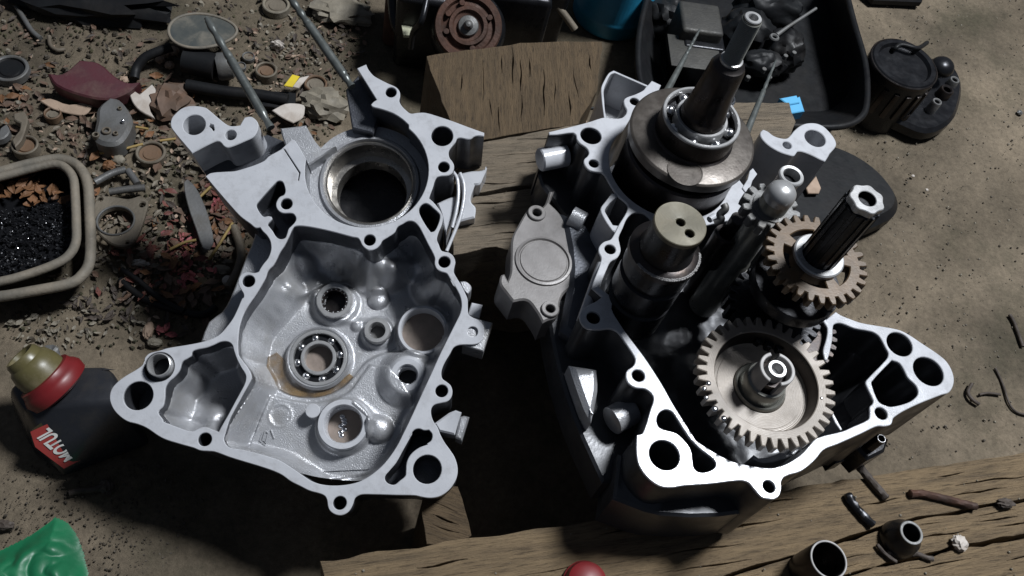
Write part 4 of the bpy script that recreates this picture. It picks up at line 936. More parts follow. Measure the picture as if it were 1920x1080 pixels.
# crumbs on boards and floor
def crumbs(name, n, poly, z, rmin, rmax, m, label, cat='grit'):
    P = [(WP(u, v, z).x, WP(u, v, z).y) for u, v in poly]; xs = [p[0] for p in P]; ys = [p[1] for p in P]; ms = []; k = 0
    vs = []; fs = []
    while k < n:
        x = random.uniform(min(xs), max(xs)); y = random.uniform(min(ys), max(ys))
        if not pip(np.array([x]), np.array([y]), P)[0]: continue
        k += 1; r = rmin+(rmax-rmin)*random.random()**3; b = len(vs)
        a0 = random.random()*6.3
        for j in range(5):
            a = a0+j*1.2566; q = r*random.uniform(.7, 1.2); vs.append((x+q*math.cos(a), y+q*math.sin(a), z))
            vs.append((x+q*.6*math.cos(a+.3), y+q*.6*math.sin(a+.3), z+r*random.uniform(.6, 1.)))
        for j in range(5):
            j2 = (j+1) % 5; fs.append((b+2*j, b+2*j2, b+2*j2+1, b+2*j+1))
        fs.append(tuple(b+2*j+1 for j in range(5)))
    me = bpy.data.meshes.new(name); me.from_pydata(vs, [], fs); me.update()
    return tag(mesh_obj(name, me, m, None, None), label, cat, kind='stuff')
crumbs('plank_grit', 70, [(650, 1070), (1560, 920), (1915, 860), (1915, 1080), (650, 1080)], BZ+.0002, .0003, .0011, M_STONE, 'pale crumbs and metal swarf scattered over the front planks')
crumbs('beam_grit', 40, [(880, 280), (1020, 250), (1010, 420), (880, 450)], BZ+.0002, .0003, .0010, M_STONE, 'pale crumbs on the grey rear beams')
crumbs('floor_grit', 1300, [(1560, 0), (1920, 0), (1920, 840), (1500, 880), (1500, 500)], FZ-.001, .0003, .0014, M_CHIP, 'dark grit on the floor to the right of the engine')
crumbs('floor_grit', 900, [(1560, 0), (1920, 0), (1920, 840), (1500, 880), (1500, 500)], FZ-.001, .0003, .0016, M_STONE, 'pale grit on the floor to the right of the engine')
crumbs('floor_grit', 1400, [(0, 0), (700, 0), (640, 220), (460, 560), (300, 660), (0, 640)], FZ-.001, .0006, .0034, M_CHIP, 'dark crumbs of rubbish on the floor to the left of the engine')
crumbs('floor_grit', 420, [(0, 0), (700, 0), (640, 220), (460, 560), (300, 660), (0, 640)], FZ-.001, .0006, .0040, M_STONE, 'pale crumbs of rubbish on the floor to the left of the engine')
crumbs('floor_grit', 900, [(0, 880), (280, 850), (420, 900), (300, 1080), (0, 1080)], FZ-.001, .0004, .0014, M_CHIP, 'dark grit on the floor in front of the oil bottle')
# litter: leaves, petals, chips as stuff
def litter(name, n, spots, m, size, label, lift=.006, asp=.55):
    vs = []; fs = []
    for k in range(n):
        cu0, cv0, sx, sy = random.choice(spots)
        u = random.gauss(cu0, sx); v = random.gauss(cv0, sy)
        p = gp(u, v, random.uniform(0, lift)); s_ = size*random.uniform(.4, 1.2); a = random.random()*6.3
        R3 = Matrix.Rotation(a, 3, 'Z') @ Matrix.Rotation(random.uniform(-.5, .5), 3, 'X'); b = len(vs); nn = 6
        cur = random.uniform(-.5, .5)
        for i in range(nn):
            t = i/(nn-1); w = math.sin(math.pi*min(max(t, .06), .94))*asp*s_*random.uniform(.7, 1.1)
            for sgn in (-1, 0, 1):
                q = Vector(((t-.5)*2*s_, sgn*w, cur*s_*((t-.5)**2*2)+abs(sgn)*.18*s_*random.uniform(.2, 1)))
                vs.append(p+R3@q)
        for i in range(nn-1):
            for j in range(2):
                fs.append((b+i*3+j, b+i*3+j+1, b+i*3+j+4, b+i*3+j+3))
    me = bpy.data.meshes.new(name); me.from_pydata([tuple(x) for x in vs], [], fs); me.update()
    return tag(mesh_obj(name, me, m, None, None), label, 'litter', kind='stuff')
Lz_ = [(330, 470, 60, 45), (300, 520, 60, 30), (400, 340, 25, 25), (60, 360, 45, 12), (350, 560, 40, 18), (40, 200, 45, 40), (230, 240, 60, 25), (420, 420, 20, 25), (560, 215, 30, 18), (300, 180, 30, 20)]
litter('dead_leaves', 260, Lz_, M_LEAFB, .0062, 'dark brown dead leaves mixed into the floor rubbish')
litter('dead_leaves', 120, Lz_, M_LEAFO, .0055, 'orange brown dead leaves mixed into the floor rubbish')
litter('fallen_petals', 60, [(350, 520, 16, 14), (415, 380, 10, 14), (330, 480, 30, 20), (370, 505, 20, 12), (310, 620, 10, 6), (590, 200, 10, 6), (340, 455, 40, 14)], M_LEAFR, .0048, 'faded pink petals in the floor rubbish beside the left crankcase half')
litter('leaf_fragments', 200, [(300, 450, 110, 70), (150, 200, 110, 70), (500, 130, 60, 50), (200, 320, 80, 60)], M_PINKW, .0028, 'small pale chips in the floor rubbish', .004, .5)
litter('rubbish_flakes', 220, [(300, 420, 120, 90), (150, 150, 120, 90), (520, 80, 80, 60), (230, 570, 70, 25)], M_TWIG, .0055, 'black flakes of rubber and bark in the floor rubbish', .005, .4)

crumbs('moss_crumbs', 2600, [(0, 40), (700, 0), (640, 220), (460, 560), (300, 660), (0, 640)], FZ-.001, .0005, .0022, M_MOSS, 'dark olive soil crumbs covering the floor on the left')
litter('torn_leaves', 200, [(60, 60, 60, 30), (250, 60, 70, 30), (480, 60, 60, 40), (40, 180, 30, 20), (130, 250, 60, 25), (560, 120, 40, 40), (640, 60, 30, 40)], M_LEAFB, .0040, 'torn brown leaf bits on the dirt along the top left', .003)
litter('bark_chips', 240, [(250, 330, 50, 30), (190, 460, 50, 40), (260, 420, 60, 50), (350, 280, 20, 20), (120, 240, 60, 20), (420, 470, 15, 40)], M_DIRTM, .0042, 'dusty tan chips and torn gasket pieces in the floor rubbish', .006, .5)
litter('red_leaf_bits', 110, [(330, 440, 55, 45), (410, 370, 16, 20), (300, 520, 50, 25)], M_LEAFRB, .0052, 'reddish brown leaf bits under the pink petals', .006)
litter('sandy_flakes', 160, [(80, 620, 60, 20), (200, 610, 70, 25), (560, 60, 60, 50), (380, 250, 30, 30)], M_STONE, .0026, 'pale sandy flakes on the floor', .002, .6)
# oil bottle
def oil_bottle():
    A = gp(120, 893); rt = empty('oil_bottle', A, 'dark grey motor oil bottle with red collar, red and green label, left of the engine', 'bottle')
    pts = [gp(u, v, h)-A for u, v, h in ((122, 895, 0), (281, 835, 0), (262, 775, 0), (60, 850, 0), (40, 800, .02), (118, 888, .008), (279, 827, .008), (46, 764, .052), (219, 752, .052), (214, 700, .050), (200, 687, .048), (128, 688, .048), (40, 706, .046), (14, 732, .044), (24, 770, .02), (200, 720, 0), (100, 740, 0))]
    bm = bmesh.new(); vs = [bm.verts.new(p) for p in pts]; r_ = bmesh.ops.convex_hull(bm, input=vs)
    bmesh.ops.delete(bm, geom=[v for v in bm.verts if not v.link_faces], context='VERTS')
    bmesh.ops.dissolve_limit(bm, angle_limit=R(8), verts=bm.verts, edges=bm.edges)
    bmesh.ops.bevel(bm, geom=bm.edges[:], offset=.0035, segments=3, affect='EDGES', profile=.5)
    bmesh.ops.recalc_face_normals(bm, faces=bm.faces)
    me = bpy.data.meshes.new('body'); bm.to_mesh(me); bm.free(); mesh_obj('bottle_body', me, M_BOTTLE, rt, 60)
    # neck leaning to the upper left
    n0 = gp(92, 712, .052)-A; n1 = gp(38, 668, .068)-A; ax = (n1-n0); Ln = ax.length; ax.normalize()
    M = Matrix.Translation(n0) @ ax.to_track_quat('Z', 'Y').to_matrix().to_4x4()
    def nk(nm, prof, m):
        me = lathe_mesh([(a*1.15, b*1.15) for a, b in prof], 48); me.transform(M); return mesh_obj(nm, me, m, rt, 35)
    nk('red_collar', [(.0155, -.010), (.0198, -.008), (.0205, -.003), (.0190, .000), (.0180, .001), (.0172, .004), (.0150, .0045)], M_RED)
    nk('spout', [(.0148, .0), (.0146, .010), (.0128, .016), (.0110, .0175), (.0104, .021), (.0092, .0225), (.0080, .0222), (.0076, .018), (1e-6, .016)], M_OLIVE)
    # front face plane, lifted a little
    P0, P1, P2 = gp(118, 888, .008), gp(279, 827, .008), gp(46, 764, .052)
    nn = (P1-P0).cross(P2-P0).normalized()
    if nn.z < 0: nn = -nn
    camP = Vector(cam.matrix_world.translation)
    def face(u, v, lift):
        q = WP(u, v, FZ); d = q-camP; t = ((P0+nn*lift)-camP).dot(nn)/d.dot(nn); return camP+d*t-A
    def decal(nm, polys, lift, m):
        vs = []; fs = []
        for pl in polys:
            k = len(pl); b0 = len(vs); vs += [tuple(face(u, v, lift)) for u, v in pl]+[tuple(face(u, v, lift)-nn*.0004) for u, v in pl]
            fs.append(tuple(range(b0, b0+k))); fs += [(b0+i, b0+k+i, b0+k+(i+1) % k, b0+(i+1) % k) for i in range(k)]
        me = bpy.data.meshes.new(nm); me.from_pydata(vs, [], fs); me.update()
        bm = bmesh.new(); bm.from_mesh(me); bmesh.ops.recalc_face_normals(bm, faces=bm.faces); bm.to_mesh(me); bm.free()
        return mesh_obj(nm, me, m, rt, 30)
    decal('label', [[(60, 806), (100, 775), (205, 765), (252, 820), (166, 862), (122, 876)]], .0012, M_DLABEL)
    decal('red_label_panel', [[(57, 810), (98, 791), (108, 800), (128, 822), (162, 857), (120, 879), (84, 852), (66, 838)]], .0020, M_LABEL)
    decal('label_print', [[(112, 790), (128, 793), (140, 804), (126, 802)], [(140, 800), (168, 795), (160, 806), (145, 812)], [(150, 820), (175, 806), (196, 800), (180, 818), (160, 832)], [(172, 828), (214, 816), (206, 826), (176, 842)], [(140, 788), (176, 780), (172, 786), (142, 794)]], .0020, mat('label_green_print', (.025, .075, .025), (.04, .05, .02), 0, (.4, .5)))
    cu = bpy.data.curves.new('txt', 'FONT'); cu.body = 'MOTUL'; cu.size = 1; cu.extrude = 0; cu.offset = .03
    to = bpy.data.objects.new('t', cu); me = bpy.data.meshes.new_from_object(to); bpy.data.objects.remove(to)
    xs = [v_.co.x for v_ in me.vertices]; ys = [v_.co.y for v_ in me.vertices]; x0, x1, y0, y1 = min(xs), max(xs), min(ys), max(ys)
    o_ = np.array((150, 851.)); ex = np.array((92, 801.)); ey = np.array((121, 867.))
    for v_ in me.vertices:
        s_ = (v_.co.x-x0)/(x1-x0); t_ = (v_.co.y-y0)/(y1-y0); p = o_+(ex-o_)*s_+(ey-o_)*t_; v_.co = face(p[0], p[1], .0027)
    me.update(); mesh_obj('lettering', me, M_LETTER, rt, 30)
oil_bottle()
# green plastic sheet
def cloth(name, pix, h, m, label, cat, res=.004, amp=.012, seed=3.):
    P = smooth([(gp(u, v, 0).x, gp(u, v, 0).y) for u, v in pix], 3)
    xs = [p[0] for p in P]; ys = [p[1] for p in P]
    X, Y = np.meshgrid(np.arange(min(xs)-.01, max(xs)+.01, res), np.arange(min(ys)-.01, max(ys)+.01, res))
    sd = np.where(pip(X, Y, P), pdist(X, Y, P), -pdist(X, Y, P)); Z = np.zeros(X.shape)
    for i in range(X.shape[0]):
        for j in range(X.shape[1]):
            q = Vector((X[i, j]*34, Y[i, j]*34, seed)); Z[i, j] = abs(noise.noise(q))*.9+abs(noise.noise(q*2.3))*.5
    Z = FZ+.001+h*sst(-.002, .02, sd)+amp*Z*sst(-.002, .02, sd)
    o = mesh_obj(name, grid_mesh(X, Y, Z, sd > -.001), m, None, None); o.data.shade_smooth(); return tag(o, label, cat)
cloth('plastic_sheet', [(-120, 1160), (-80, 1080), (0, 1035), (60, 1005), (105, 972), (130, 985), (148, 1015), (160, 1055), (165, 1120), (100, 1200)], .010, M_GREEN, 'crumpled bright green plastic sheet in the bottom left corner', 'sheet', .0009)
# the rounded tray with double rim, holding glittering oily swarf
def tray():
    rt, c = wroot('oil_tray', 60, 430, 0, 'dusty tan tray with a doubled rounded rim holding glittering black swarf', 'tray')
    def rim(pts, h): return [gp(u, v, h)-c for u, v in pts]
    o1 = [(-90, 345), (0, 322), (60, 306), (105, 298), (135, 304), (155, 322), (165, 350), (168, 400), (170, 450), (168, 490), (156, 514), (130, 532), (60, 546), (0, 556), (-90, 565)]
    i1 = [(-90, 352), (0, 332), (60, 316), (100, 308), (122, 314), (137, 334), (141, 370), (143, 420), (142, 455), (128, 480), (100, 497), (50, 515), (0, 528), (-90, 542)]
    tube('outer_rim', rpath(rim(o1, .030), 5), .0042, M_TAN, rt, 12)
    tube('inner_rim', rpath(rim(i1, .031), 5), .0036, M_TAN, rt, 12)
    P = rpath(rim(i1, .030), 5); Q = rpath(rim(i1, .004), 5); vs = [tuple(p) for p in P]+[tuple(q) for q in Q]; k = len(P)
    me = bpy.data.meshes.new('w'); me.from_pydata(vs, [], [(i, i+1, k+i+1, k+i) for i in range(k-1)]); me.update()
    mesh_obj('tray_wall', me, M_DIRTM, rt, 50)
    P2 = rpath(rim(o1, .028), 5); Q2 = rpath(rim(o1, .0), 5); k = len(P2)
    me = bpy.data.meshes.new('w'); me.from_pydata([tuple(p) for p in P2]+[tuple(q) for q in Q2], [], [(i, i+1, k+i+1, k+i) for i in range(k-1)]); me.update()
    mesh_obj('outer_skirt', me, M_TAN, rt, 50)
    flatpart('tray_bottom', i1, .008, .004, M_BLACKM, rt, c, 2)
tray()
_q = crumbs('metal_swarf', 1500, [(-60, 400), (0, 395), (128, 380), (130, 470), (60, 500), (0, 515), (-60, 525)], FZ+.012, .0006, .0022, M_BLACKM, 'glittering black metal swarf heaped in the tan tray', 'swarf')
crumbs('bright_swarf', 90, [(-20, 400), (0, 395), (120, 385), (110, 460), (40, 500), (-10, 510)], FZ+.0145, .0005, .0010, M_STEEL, 'bright specks of metal glinting on the black swarf', 'swarf')
litter('dead_leaves', 90, [(50, 350, 45, 9), (70, 362, 30, 8)], M_LEAFO, .006, 'orange brown leaves heaped in the far side of the tan tray', .02)

# mirror with stem
def mirror_thing():
    rt, c = wroot('wing_mirror', 380, 58, .035, 'dusty oval wing mirror lying face up on the rubbish, top left', 'mirror')
    n = 48; pts = []
    def el(k, sx, sy, h, dy=0):
        return [gp(380+sx*math.cos(2*math.pi*i/n)+ (6 if math.sin(2*math.pi*i/n) < 0 else -4)*0, 58+dy+sy*math.sin(2*math.pi*i/n)*(1.0-.18*math.cos(2*math.pi*i/n)), h)-c for i in range(n)]
    e = el(0, 62, 30, .036)
    vs = [tuple(p) for p in e]; me = bpy.data.meshes.new('g'); me.from_pydata(vs, [], [tuple(reversed(range(n)))]); me.update()
    mesh_obj('mirror_glass', me, M_GLASS, rt, None)
    tube('mirror_rim', el(0, 64, 31.5, .036), .0015, M_TAN, rt, 8, True)
    a = el(0, 66, 33, .034); b = el(0, 52, 24, .010, 6); vs = [tuple(p) for p in a]+[tuple(p) for p in b]
    me = bpy.data.meshes.new('h'); me.from_pydata(vs, [], [(i, (i+1) % n, n+(i+1) % n, n+i) for i in range(n)]); me.update()
    mesh_obj('mirror_housing', me, M_BLACKP, rt, 40)
    tube('mirror_stem', rpath([gp(322, 88, .02)-c, gp(298, 96, .018)-c, gp(272, 108, .014)-c, gp(256, 128, .008)-c, gp(252, 148, .005)-c]), .0045, M_BLACKP, rt, 12)
mirror_thing()
def fstick(name, pix, r, m, label, cat, h=None, group=None, taper=1.):
    r *= 1.08
    h = r if h is None else h
    P = rpath([gp(u, v, h) for u, v in pix], 6); c = P[0].copy(); n = len(P)
    o = tube(name, [p-c for p in P], [r*(1+(taper-1)*i/(n-1)) for i in range(n)], m, None, 12, angle=50); o.location = c; return tag(o, label, cat, group)
hg = empty('handlebar_grip', gp(395, 118, .02), 'short black grip with a grey end cap lying under the wing mirror', 'grip')
c = gp(395, 118, .02)
a = gp(345, 112, .02)-c; b = gp(405, 126, .02)-c; e = gp(440, 122, .02)-c
tube('grip_body', [a, a.lerp(b, .03), b], [.011, .0125, .0125], M_BLACKP, hg, 24, angle=40)
tube('grip_end', [b, b.lerp(e, .2), b.lerp(e, .8), e], [.0115, .0132, .0125, .009], M_GREYP, hg, 24, angle=40)
fstick('black_pipe', [(350, 160), (420, 172), (480, 178), (540, 188)], .0055, M_BLACKP, 'straight black pipe running behind the stud of the left crankcase half', 'pipe', .010)
fstick('rubber_hose', [(225, 525), (270, 560), (330, 582), (380, 590), (405, 575)], .0028, M_BLACKP, 'thin black hose curving over the floor beside the left crankcase half', 'hose')
fstick('rubber_hose', [(228, 505), (262, 528), (300, 560), (345, 584)], .0022, M_BLACKP, 'thinner black hose crossing the curved one on the floor', 'hose', .006)
fstick('rubber_hose', [(438, 425), (452, 470), (446, 505), (428, 540)], .0034, M_DIRTM, 'dusty hose end beside the edge of the left crankcase half', 'hose', .006)
fstick('metal_strip', [(28, 8), (45, 35), (60, 58), (76, 72)], .0022, M_GREYP, 'thin grey metal strip in the top left corner', 'strip')
fstick('metal_hook', [(92, 68), (95, 85), (108, 94), (122, 92)], .0018, M_DIRTM, 'small bent metal hook on the dirt, top left', 'hook')
straws = 'dry straws on the floor rubbish'
for P_, lb in (([(392, 486), (410, 460), (436, 418)], 'long yellow straw beside the edge of the left crankcase half'), ([(187, 287), (225, 281), (268, 270)], 'pale straw lying behind the brown round cap'), ([(255, 238), (278, 242)], 'short straw beside the grey cast fitting'), ([(300, 264), (330, 260)], 'short straw just left of the mounting ear'), ([(372, 372), (395, 350)], 'slanting straw above the grey blade'), ([(318, 468), (345, 455), (368, 450)], 'reddish straw under the grey blade')):
    fstick('straw', P_, .0011, M_STRAW, lb, 'straw', .008, straws)
flatpoly('plastic_shard', [(90, 140), (118, 140), (150, 116), (185, 120), (215, 142), (238, 152), (262, 150), (240, 168), (200, 182), (150, 176), (105, 160)], .022, .016, M_MAROON, 'torn maroon plastic shard lying among the rubbish, upper left', 'shard', None, .1, 3, .0015)
flatpoly('sand_pile_card', [(75, 190), (95, 186), (130, 196), (170, 186), (182, 182), (165, 208), (150, 214), (100, 204)], .008, .002, M_PINKW, 'pale pinkish torn card under the maroon shard', 'card', None, .08)
def round_cap(u, v, r, h, m, label, m2=None, cat='lid', name='lid_disc'):
    rt, c = wroot(name, u, v, 0, label, cat); rr = pxr(u, v, r, h)
    lathe('cap_rim', ring_prof(rr*.80, rr, 0, h, .0008), m2 or m, rt, 40)
    lathe('cap_top', [(1e-6, h*.7), (rr*.5, h*.72), (rr*.55, h*.6), (rr*.78, h*.62), (rr*.82, h*.5)], m, rt, 40)
round_cap(22, 138, 37, .008, M_BLACKP, 'black round lid with a pale scuffed rim at the left edge', M_GREYP)
round_cap(285, 295, 29, .008, M_BROWNC, 'brown round cap with a pale rim left of the mounting ear', M_DIRTM)
round_cap(102, 222, 17, .008, M_DIRTM, 'small pinkish screw cap below the maroon shard', M_BROWNC)
round_cap(500, 143, 21, .010, M_BROWNC, 'orange brown rubber bush beside the yellow scrap', M_DIRTM)
round_cap(592, 166, 22, .008, M_DIRTM, 'dusty tan rubber bush right of the yellow scrap', M_BROWNC)
round_cap(52, 284, 26, .010, M_BROWNC, 'flat brown cap just above the tan tray', M_DIRTM)
round_cap(466, 110, 12, .004, M_DIRTM, 'small dusty washer between the studs', M_GREYP, 'washer', 'washer')
round_cap(452, 128, 10, .004, M_DIRTM, 'smaller dusty washer touching the first one', M_GREYP, 'washer', 'washer')
round_cap(518, 18, 26, .008, M_DIRTM, 'pale round lid sunk in dirt at the top edge', M_STONE, 'lid', 'round_lid')
lump('dirt_clod', 610, 195, FZ, .020, M_STONE, 'lumpy dusty clod right of the tan rubber bush', 'clod', (1, .8, .5), .5, 3)
lump('dirt_clod', 320, 190, FZ, .016, M_LEAFB, 'brown crumpled clod left of the crankcase ear', 'clod', (1, 1.2, .6), .5, 5)
lump('dirt_clod', 640, 20, FZ, .022, M_STONE, 'pale dusty clod beside the second stud at the top', 'clod', (1.3, .8, .35), .5, 9)
lump('glass_shard', 520, 85, FZ, .006, M_WHITE, 'shiny white shard between the two studs', 'shard', (1, .5, .9), .6, 11)
lump('glass_shard', 261, 494, FZ, .0055, M_WHITE, 'bright white shard lying on the petals', 'shard', (1.3, .5, .6), .6, 12)
lump('pebble', 415, 505, FZ, .0050, M_STONE, 'greenish pebble near the left hip bolt boss', 'pebble', (1.4, .8, .6), .2, 13)
lump('pebble', 427, 526, FZ, .0042, M_WHITE, 'round pale pebble beside the greenish pebble', 'pebble', (1, 1, .8), .2, 14)
lump('pebble', 222, 300, FZ, .0052, M_STONE, 'yellowish pebble left of the brown round cap', 'pebble', (1, .9, .8), .15, 15)
lump('pebble', 205, 310, FZ, .0050, M_LEAFO, 'orange lump beside the yellowish pebble', 'pebble', (1, .9, .7), .4, 16)
lump('pebble', 290, 642, FZ, .0045, M_STONE, 'pale pebble above the dowel sleeve', 'pebble', (1.2, .8, .7), .25, 17)
lump('pebble', 278, 620, FZ, .0052, M_PINKW, 'pale elongated chip above the dowel sleeve', 'pebble', (.7, 1.3, .6), .35, 18)
for i, (u, v, r_) in enumerate([(310, 100, .0045), (325, 96, .005), (300, 112, .004), (318, 122, .0042), (233, 150, .004)]):
    lump('pebble', u, v, FZ, r_, M_PINKW, ['pale crumb cluster piece nearest the mirror stem', 'largest pale crumb left of the black grip', 'small pale crumb over the mirror stem', 'pale crumb under the black grip', 'pale crumb on the maroon shard'][i], 'pebble', (1, .9, .8), .3, 20+i)
flatpoly('cloth_scrap', [(510, 208), (535, 196), (560, 195), (572, 198), (568, 218), (550, 228), (530, 220)], .012, .002, M_WHITE, 'white torn scrap beside the base of the first stud', 'scrap', None, .12)
flatpoly('cloth_scrap', [(240, 165), (262, 178), (285, 160), (292, 170), (280, 200), (290, 218), (262, 205), (248, 190)], .012, .003, M_WHITE, 'ragged whitish scrap between the maroon shard and the mounting ear', 'scrap', None, .12)
flatpoly('yellow_scrap', [(532, 160), (548, 140), (562, 143), (548, 162)], .018, .0015, M_YELLOW, 'bright yellow plastic scrap between the two studs', 'scrap', None, .1, 0)
flatpoly('torn_card', [(548, 162), (562, 146), (580, 142), (560, 164)], .016, .0015, M_WHITE, 'pale torn strip tucked beside the yellow scrap', 'scrap', None, .1, 0)
# steel shavings blade
flatpoly('grey_blade', [(345, 345), (352, 338), (365, 350), (378, 372), (392, 410), (400, 450), (392, 466), (380, 462), (368, 430), (352, 385)], .012, .002, M_GREYP, 'long dull grey blade lying on the petals', 'blade', None, .05)
flatpoly('glass_disc', [(478, 180), (500, 172), (555, 172), (552, 195), (535, 205), (510, 200), (488, 196)], .008, .004, M_BLACKP, 'small black plastic dish behind the first stud base', 'dish', None, .03)
# gasket flange plate
rt, c = wroot('flange_plate', 228, 405, 0, 'dusty triangular flange plate with one big and three small holes right of the tray', 'plate')
def lc_(u, v, r, h): p = gp(u, v, h); return circ((p.x-c.x, p.y-c.y), pxr(u, v, r, h), 28)
flatpart('plate_body', [(175, 385), (186, 366), (215, 368), (240, 372), (262, 366), (277, 376), (272, 402), (262, 432), (248, 455), (228, 462), (205, 455), (180, 430)], .012, .005, M_DIRTM, rt, c, 3, .001, [lc_(217, 414, 33, .012), lc_(187, 373, 5, .012), lc_(266, 383, 6, .012), lc_(238, 455, 4, .012)])
lathe('hole_rim', ring_prof(pxr(217, 414, 33, .012), pxr(217, 414, 37, .012), .010, .0135, .0006), M_GREYP, rt, 48, (gp(217, 414, .012).x-c.x, gp(217, 414, .012).y-c.y))
rt, c = wroot('metal_bracket', 215, 345, 0, 'dark bracket arms lying above the triangular flange plate', 'bracket')
for P_ in ([(178, 342), (210, 325), (236, 318)], [(205, 360), (240, 355), (272, 352)], [(240, 320), (258, 345)]):
    tube('bracket_arm', rpath([gp(u, v, .010)-c for u, v in P_]), .0032, M_GREYP, rt, 8)
# carburettor like casting
rt, c = wroot('cast_fitting', 212, 225, 0, 'grey cast carburettor body with a bright spot and round ports, left of the crankcase ear', 'fitting')
flatpart('fitting_body', [(183, 200), (205, 180), (222, 184), (240, 205), (248, 225), (240, 248), (222, 268), (195, 270), (176, 258), (180, 225)], .022, .022, M_GREYP, rt, c, 3, .003)
for u, v, r_, m_ in ((200, 247, 9, M_DIRTM), (217, 252, 5, M_DIRTM), (180, 255, 7, M_DIRTM), (225, 205, 4, M_DIRTM)):
    lathe('port_ring', ring_prof(pxr(u, v, r_*.6, .022), pxr(u, v, r_, .022), .020, .0245, .0004), m_, rt, 28, (gp(u, v, .022).x-c.x, gp(u, v, .022).y-c.y))
lathe('bright_plug', [(1e-6, .0260), (.0012, .0256), (.0018, .0248), (.0018, .021)], M_STEEL, rt, 20, (gp(232, 230, .022).x-c.x, gp(232, 230, .022).y-c.y))
# a few loose washers and pipe pieces at the left
rt, c = wroot('broken_casting', 38, 240, 0, 'broken dusty metal casting with notched edges above the tray', 'casting')
flatpart('casting_plate', [(25, 212), (45, 208), (52, 222), (48, 240), (40, 262), (28, 275), (22, 262), (36, 244), (38, 230), (26, 224)], .014, .008, M_DIRTM, rt, c, 2, .001)
flatpart('casting_foot', [(0, 240), (12, 232), (18, 246), (8, 258), (-6, 262)], .012, .008, M_GREYP, rt, c, 2, .001)
# dark bundle at the top left edge
lump('black_rag', 170, 2, FZ, .042, M_BLACKP, 'dark rag bundle on the top left edge', 'rag', (1.7, .5, .35), .45, 31)

# rusty electric motor
def motor():
    h = .055
    rt, c = wroot('old_motor', 880, 60, 0, 'dark old motor with a rusty round pulley facing up, top centre', 'motor')
    def L_(u, v, hh): p = gp(u, v, hh)-c; return p
    cc = L_(878, 48, .085)
    ax = Vector((-.05, -.62, .78)).normalized()
    q = ax.to_track_quat('Z', 'Y').to_matrix().to_4x4(); M = Matrix.Translation(cc) @ q
    def lm(nm, prof, m, n=64):
        me = lathe_mesh(prof, n); me.transform(M); return mesh_obj(nm, me, m, rt, 35)
    r = pxr(878, 48, 62, .085)
    lm('motor_housing', [(r*1.12, -.075), (r*1.15, -.02), (r*1.05, -.012), (r*.98, -.010)], M_BLACKM)
    p = lm('pulley', [(1e-6, -.004), (r*.2, -.004), (r*.42, -.002), (r*.46, .001), (r*.56, .001), (r*.60, -.003), (r*.74, -.004), (r*.80, .000), (r*.96, .000), (r, -.003), (r, -.014), (r*.85, -.018)], M_RUST)
    me = lathe_mesh([(1e-6, .009), (.0022, .0085), (.0042, .006), (.0046, .002), (.009, .001), (.010, -.002)], 24); me.transform(M); mesh_obj('pulley_bolt', me, M_GREYP, p, 35)
    for a in (30, 115, 160, 205, 290):
        me = lathe_mesh(disc_prof(.0028, -.004, .0015), 12); me.transform(M @ Matrix.Translation((r*.67*math.cos(R(a)), r*.67*math.sin(R(a)), 0))); mesh_obj('pulley_rivet', me, M_RUST, p, 35)
    for (u, v, hh, sx, sy, sz, m_) in [(790, 30, .05, .05, .06, .09, M_BLACKM), (770, 20, .03, .05, .05, .06, M_RUST), (965, 20, .05, .06, .06, .08, M_BLACKM), (1010, 5, .04, .05, .05, .07, M_BLACKM), (850, -25, .06, .12, .04, .10, M_BLACKM)]:
        me = box_mesh(sx, sy, sz, .006, 3)
        for v_ in me.vertices: v_.co += Vector(noise.noise_vector(v_.co*40))*.004
        me.transform(Matrix.Translation(L_(u, v, hh))); mesh_obj('motor_block', me, m_, rt, 40)
    tube('motor_pipe', rpath([L_(1040, 5, .06), L_(1060, 30, .05), L_(1078, 55, .04)]), .004, M_DIRTM, rt, 10)
    tube('motor_pipe', rpath([L_(800, 0, .10), L_(790, 40, .09), L_(775, 60, .07), L_(770, 90, .05)]), .003, M_BLACKM, rt, 8)
    tube('motor_pipe', rpath([L_(738, 0, .06), L_(742, 40, .05), L_(755, 70, .04)]), .006, M_BLACKM, rt, 10)
    P = [L_(u, v, .062) for u, v in ((752, 42), (772, 42), (774, 66), (757, 66))]
    me = bpy.data.meshes.new('tg'); me.from_pydata([tuple(p) for p in P]+[tuple(p-Vector((0, 0, .003))) for p in P], [], [(3, 2, 1, 0), (4, 5, 6, 7), (0, 1, 5, 4), (1, 2, 6, 5), (2, 3, 7, 6), (3, 0, 4, 7)]); me.update()
    mesh_obj('paper_tag', me, mat('cream_tag', (.42, .42, .30), (.36, .36, .26), 0, (.6, .7)), rt, 30)
motor()
# blue bucket
def bucket():
    rt, c = wroot('bucket', 1140, 30, 0, 'blue plastic bucket with a moulded foot ring at the top edge', 'bucket')
    cc = gp(1142, 28, .0)-c; r = pxr(1142, 28, 66, 0)
    prof = [(1e-6, 0), (r*.96, 0), (r, .003), (r, .014), (r*1.012, .017), (r*1.012, .021), (r*.985, .023), (r*1.10, .20), (r*1.13, .20), (r*1.13, .19)]
    lathe('bucket_wall', prof, M_BLUE, rt, 72, (cc.x, cc.y))
bucket()
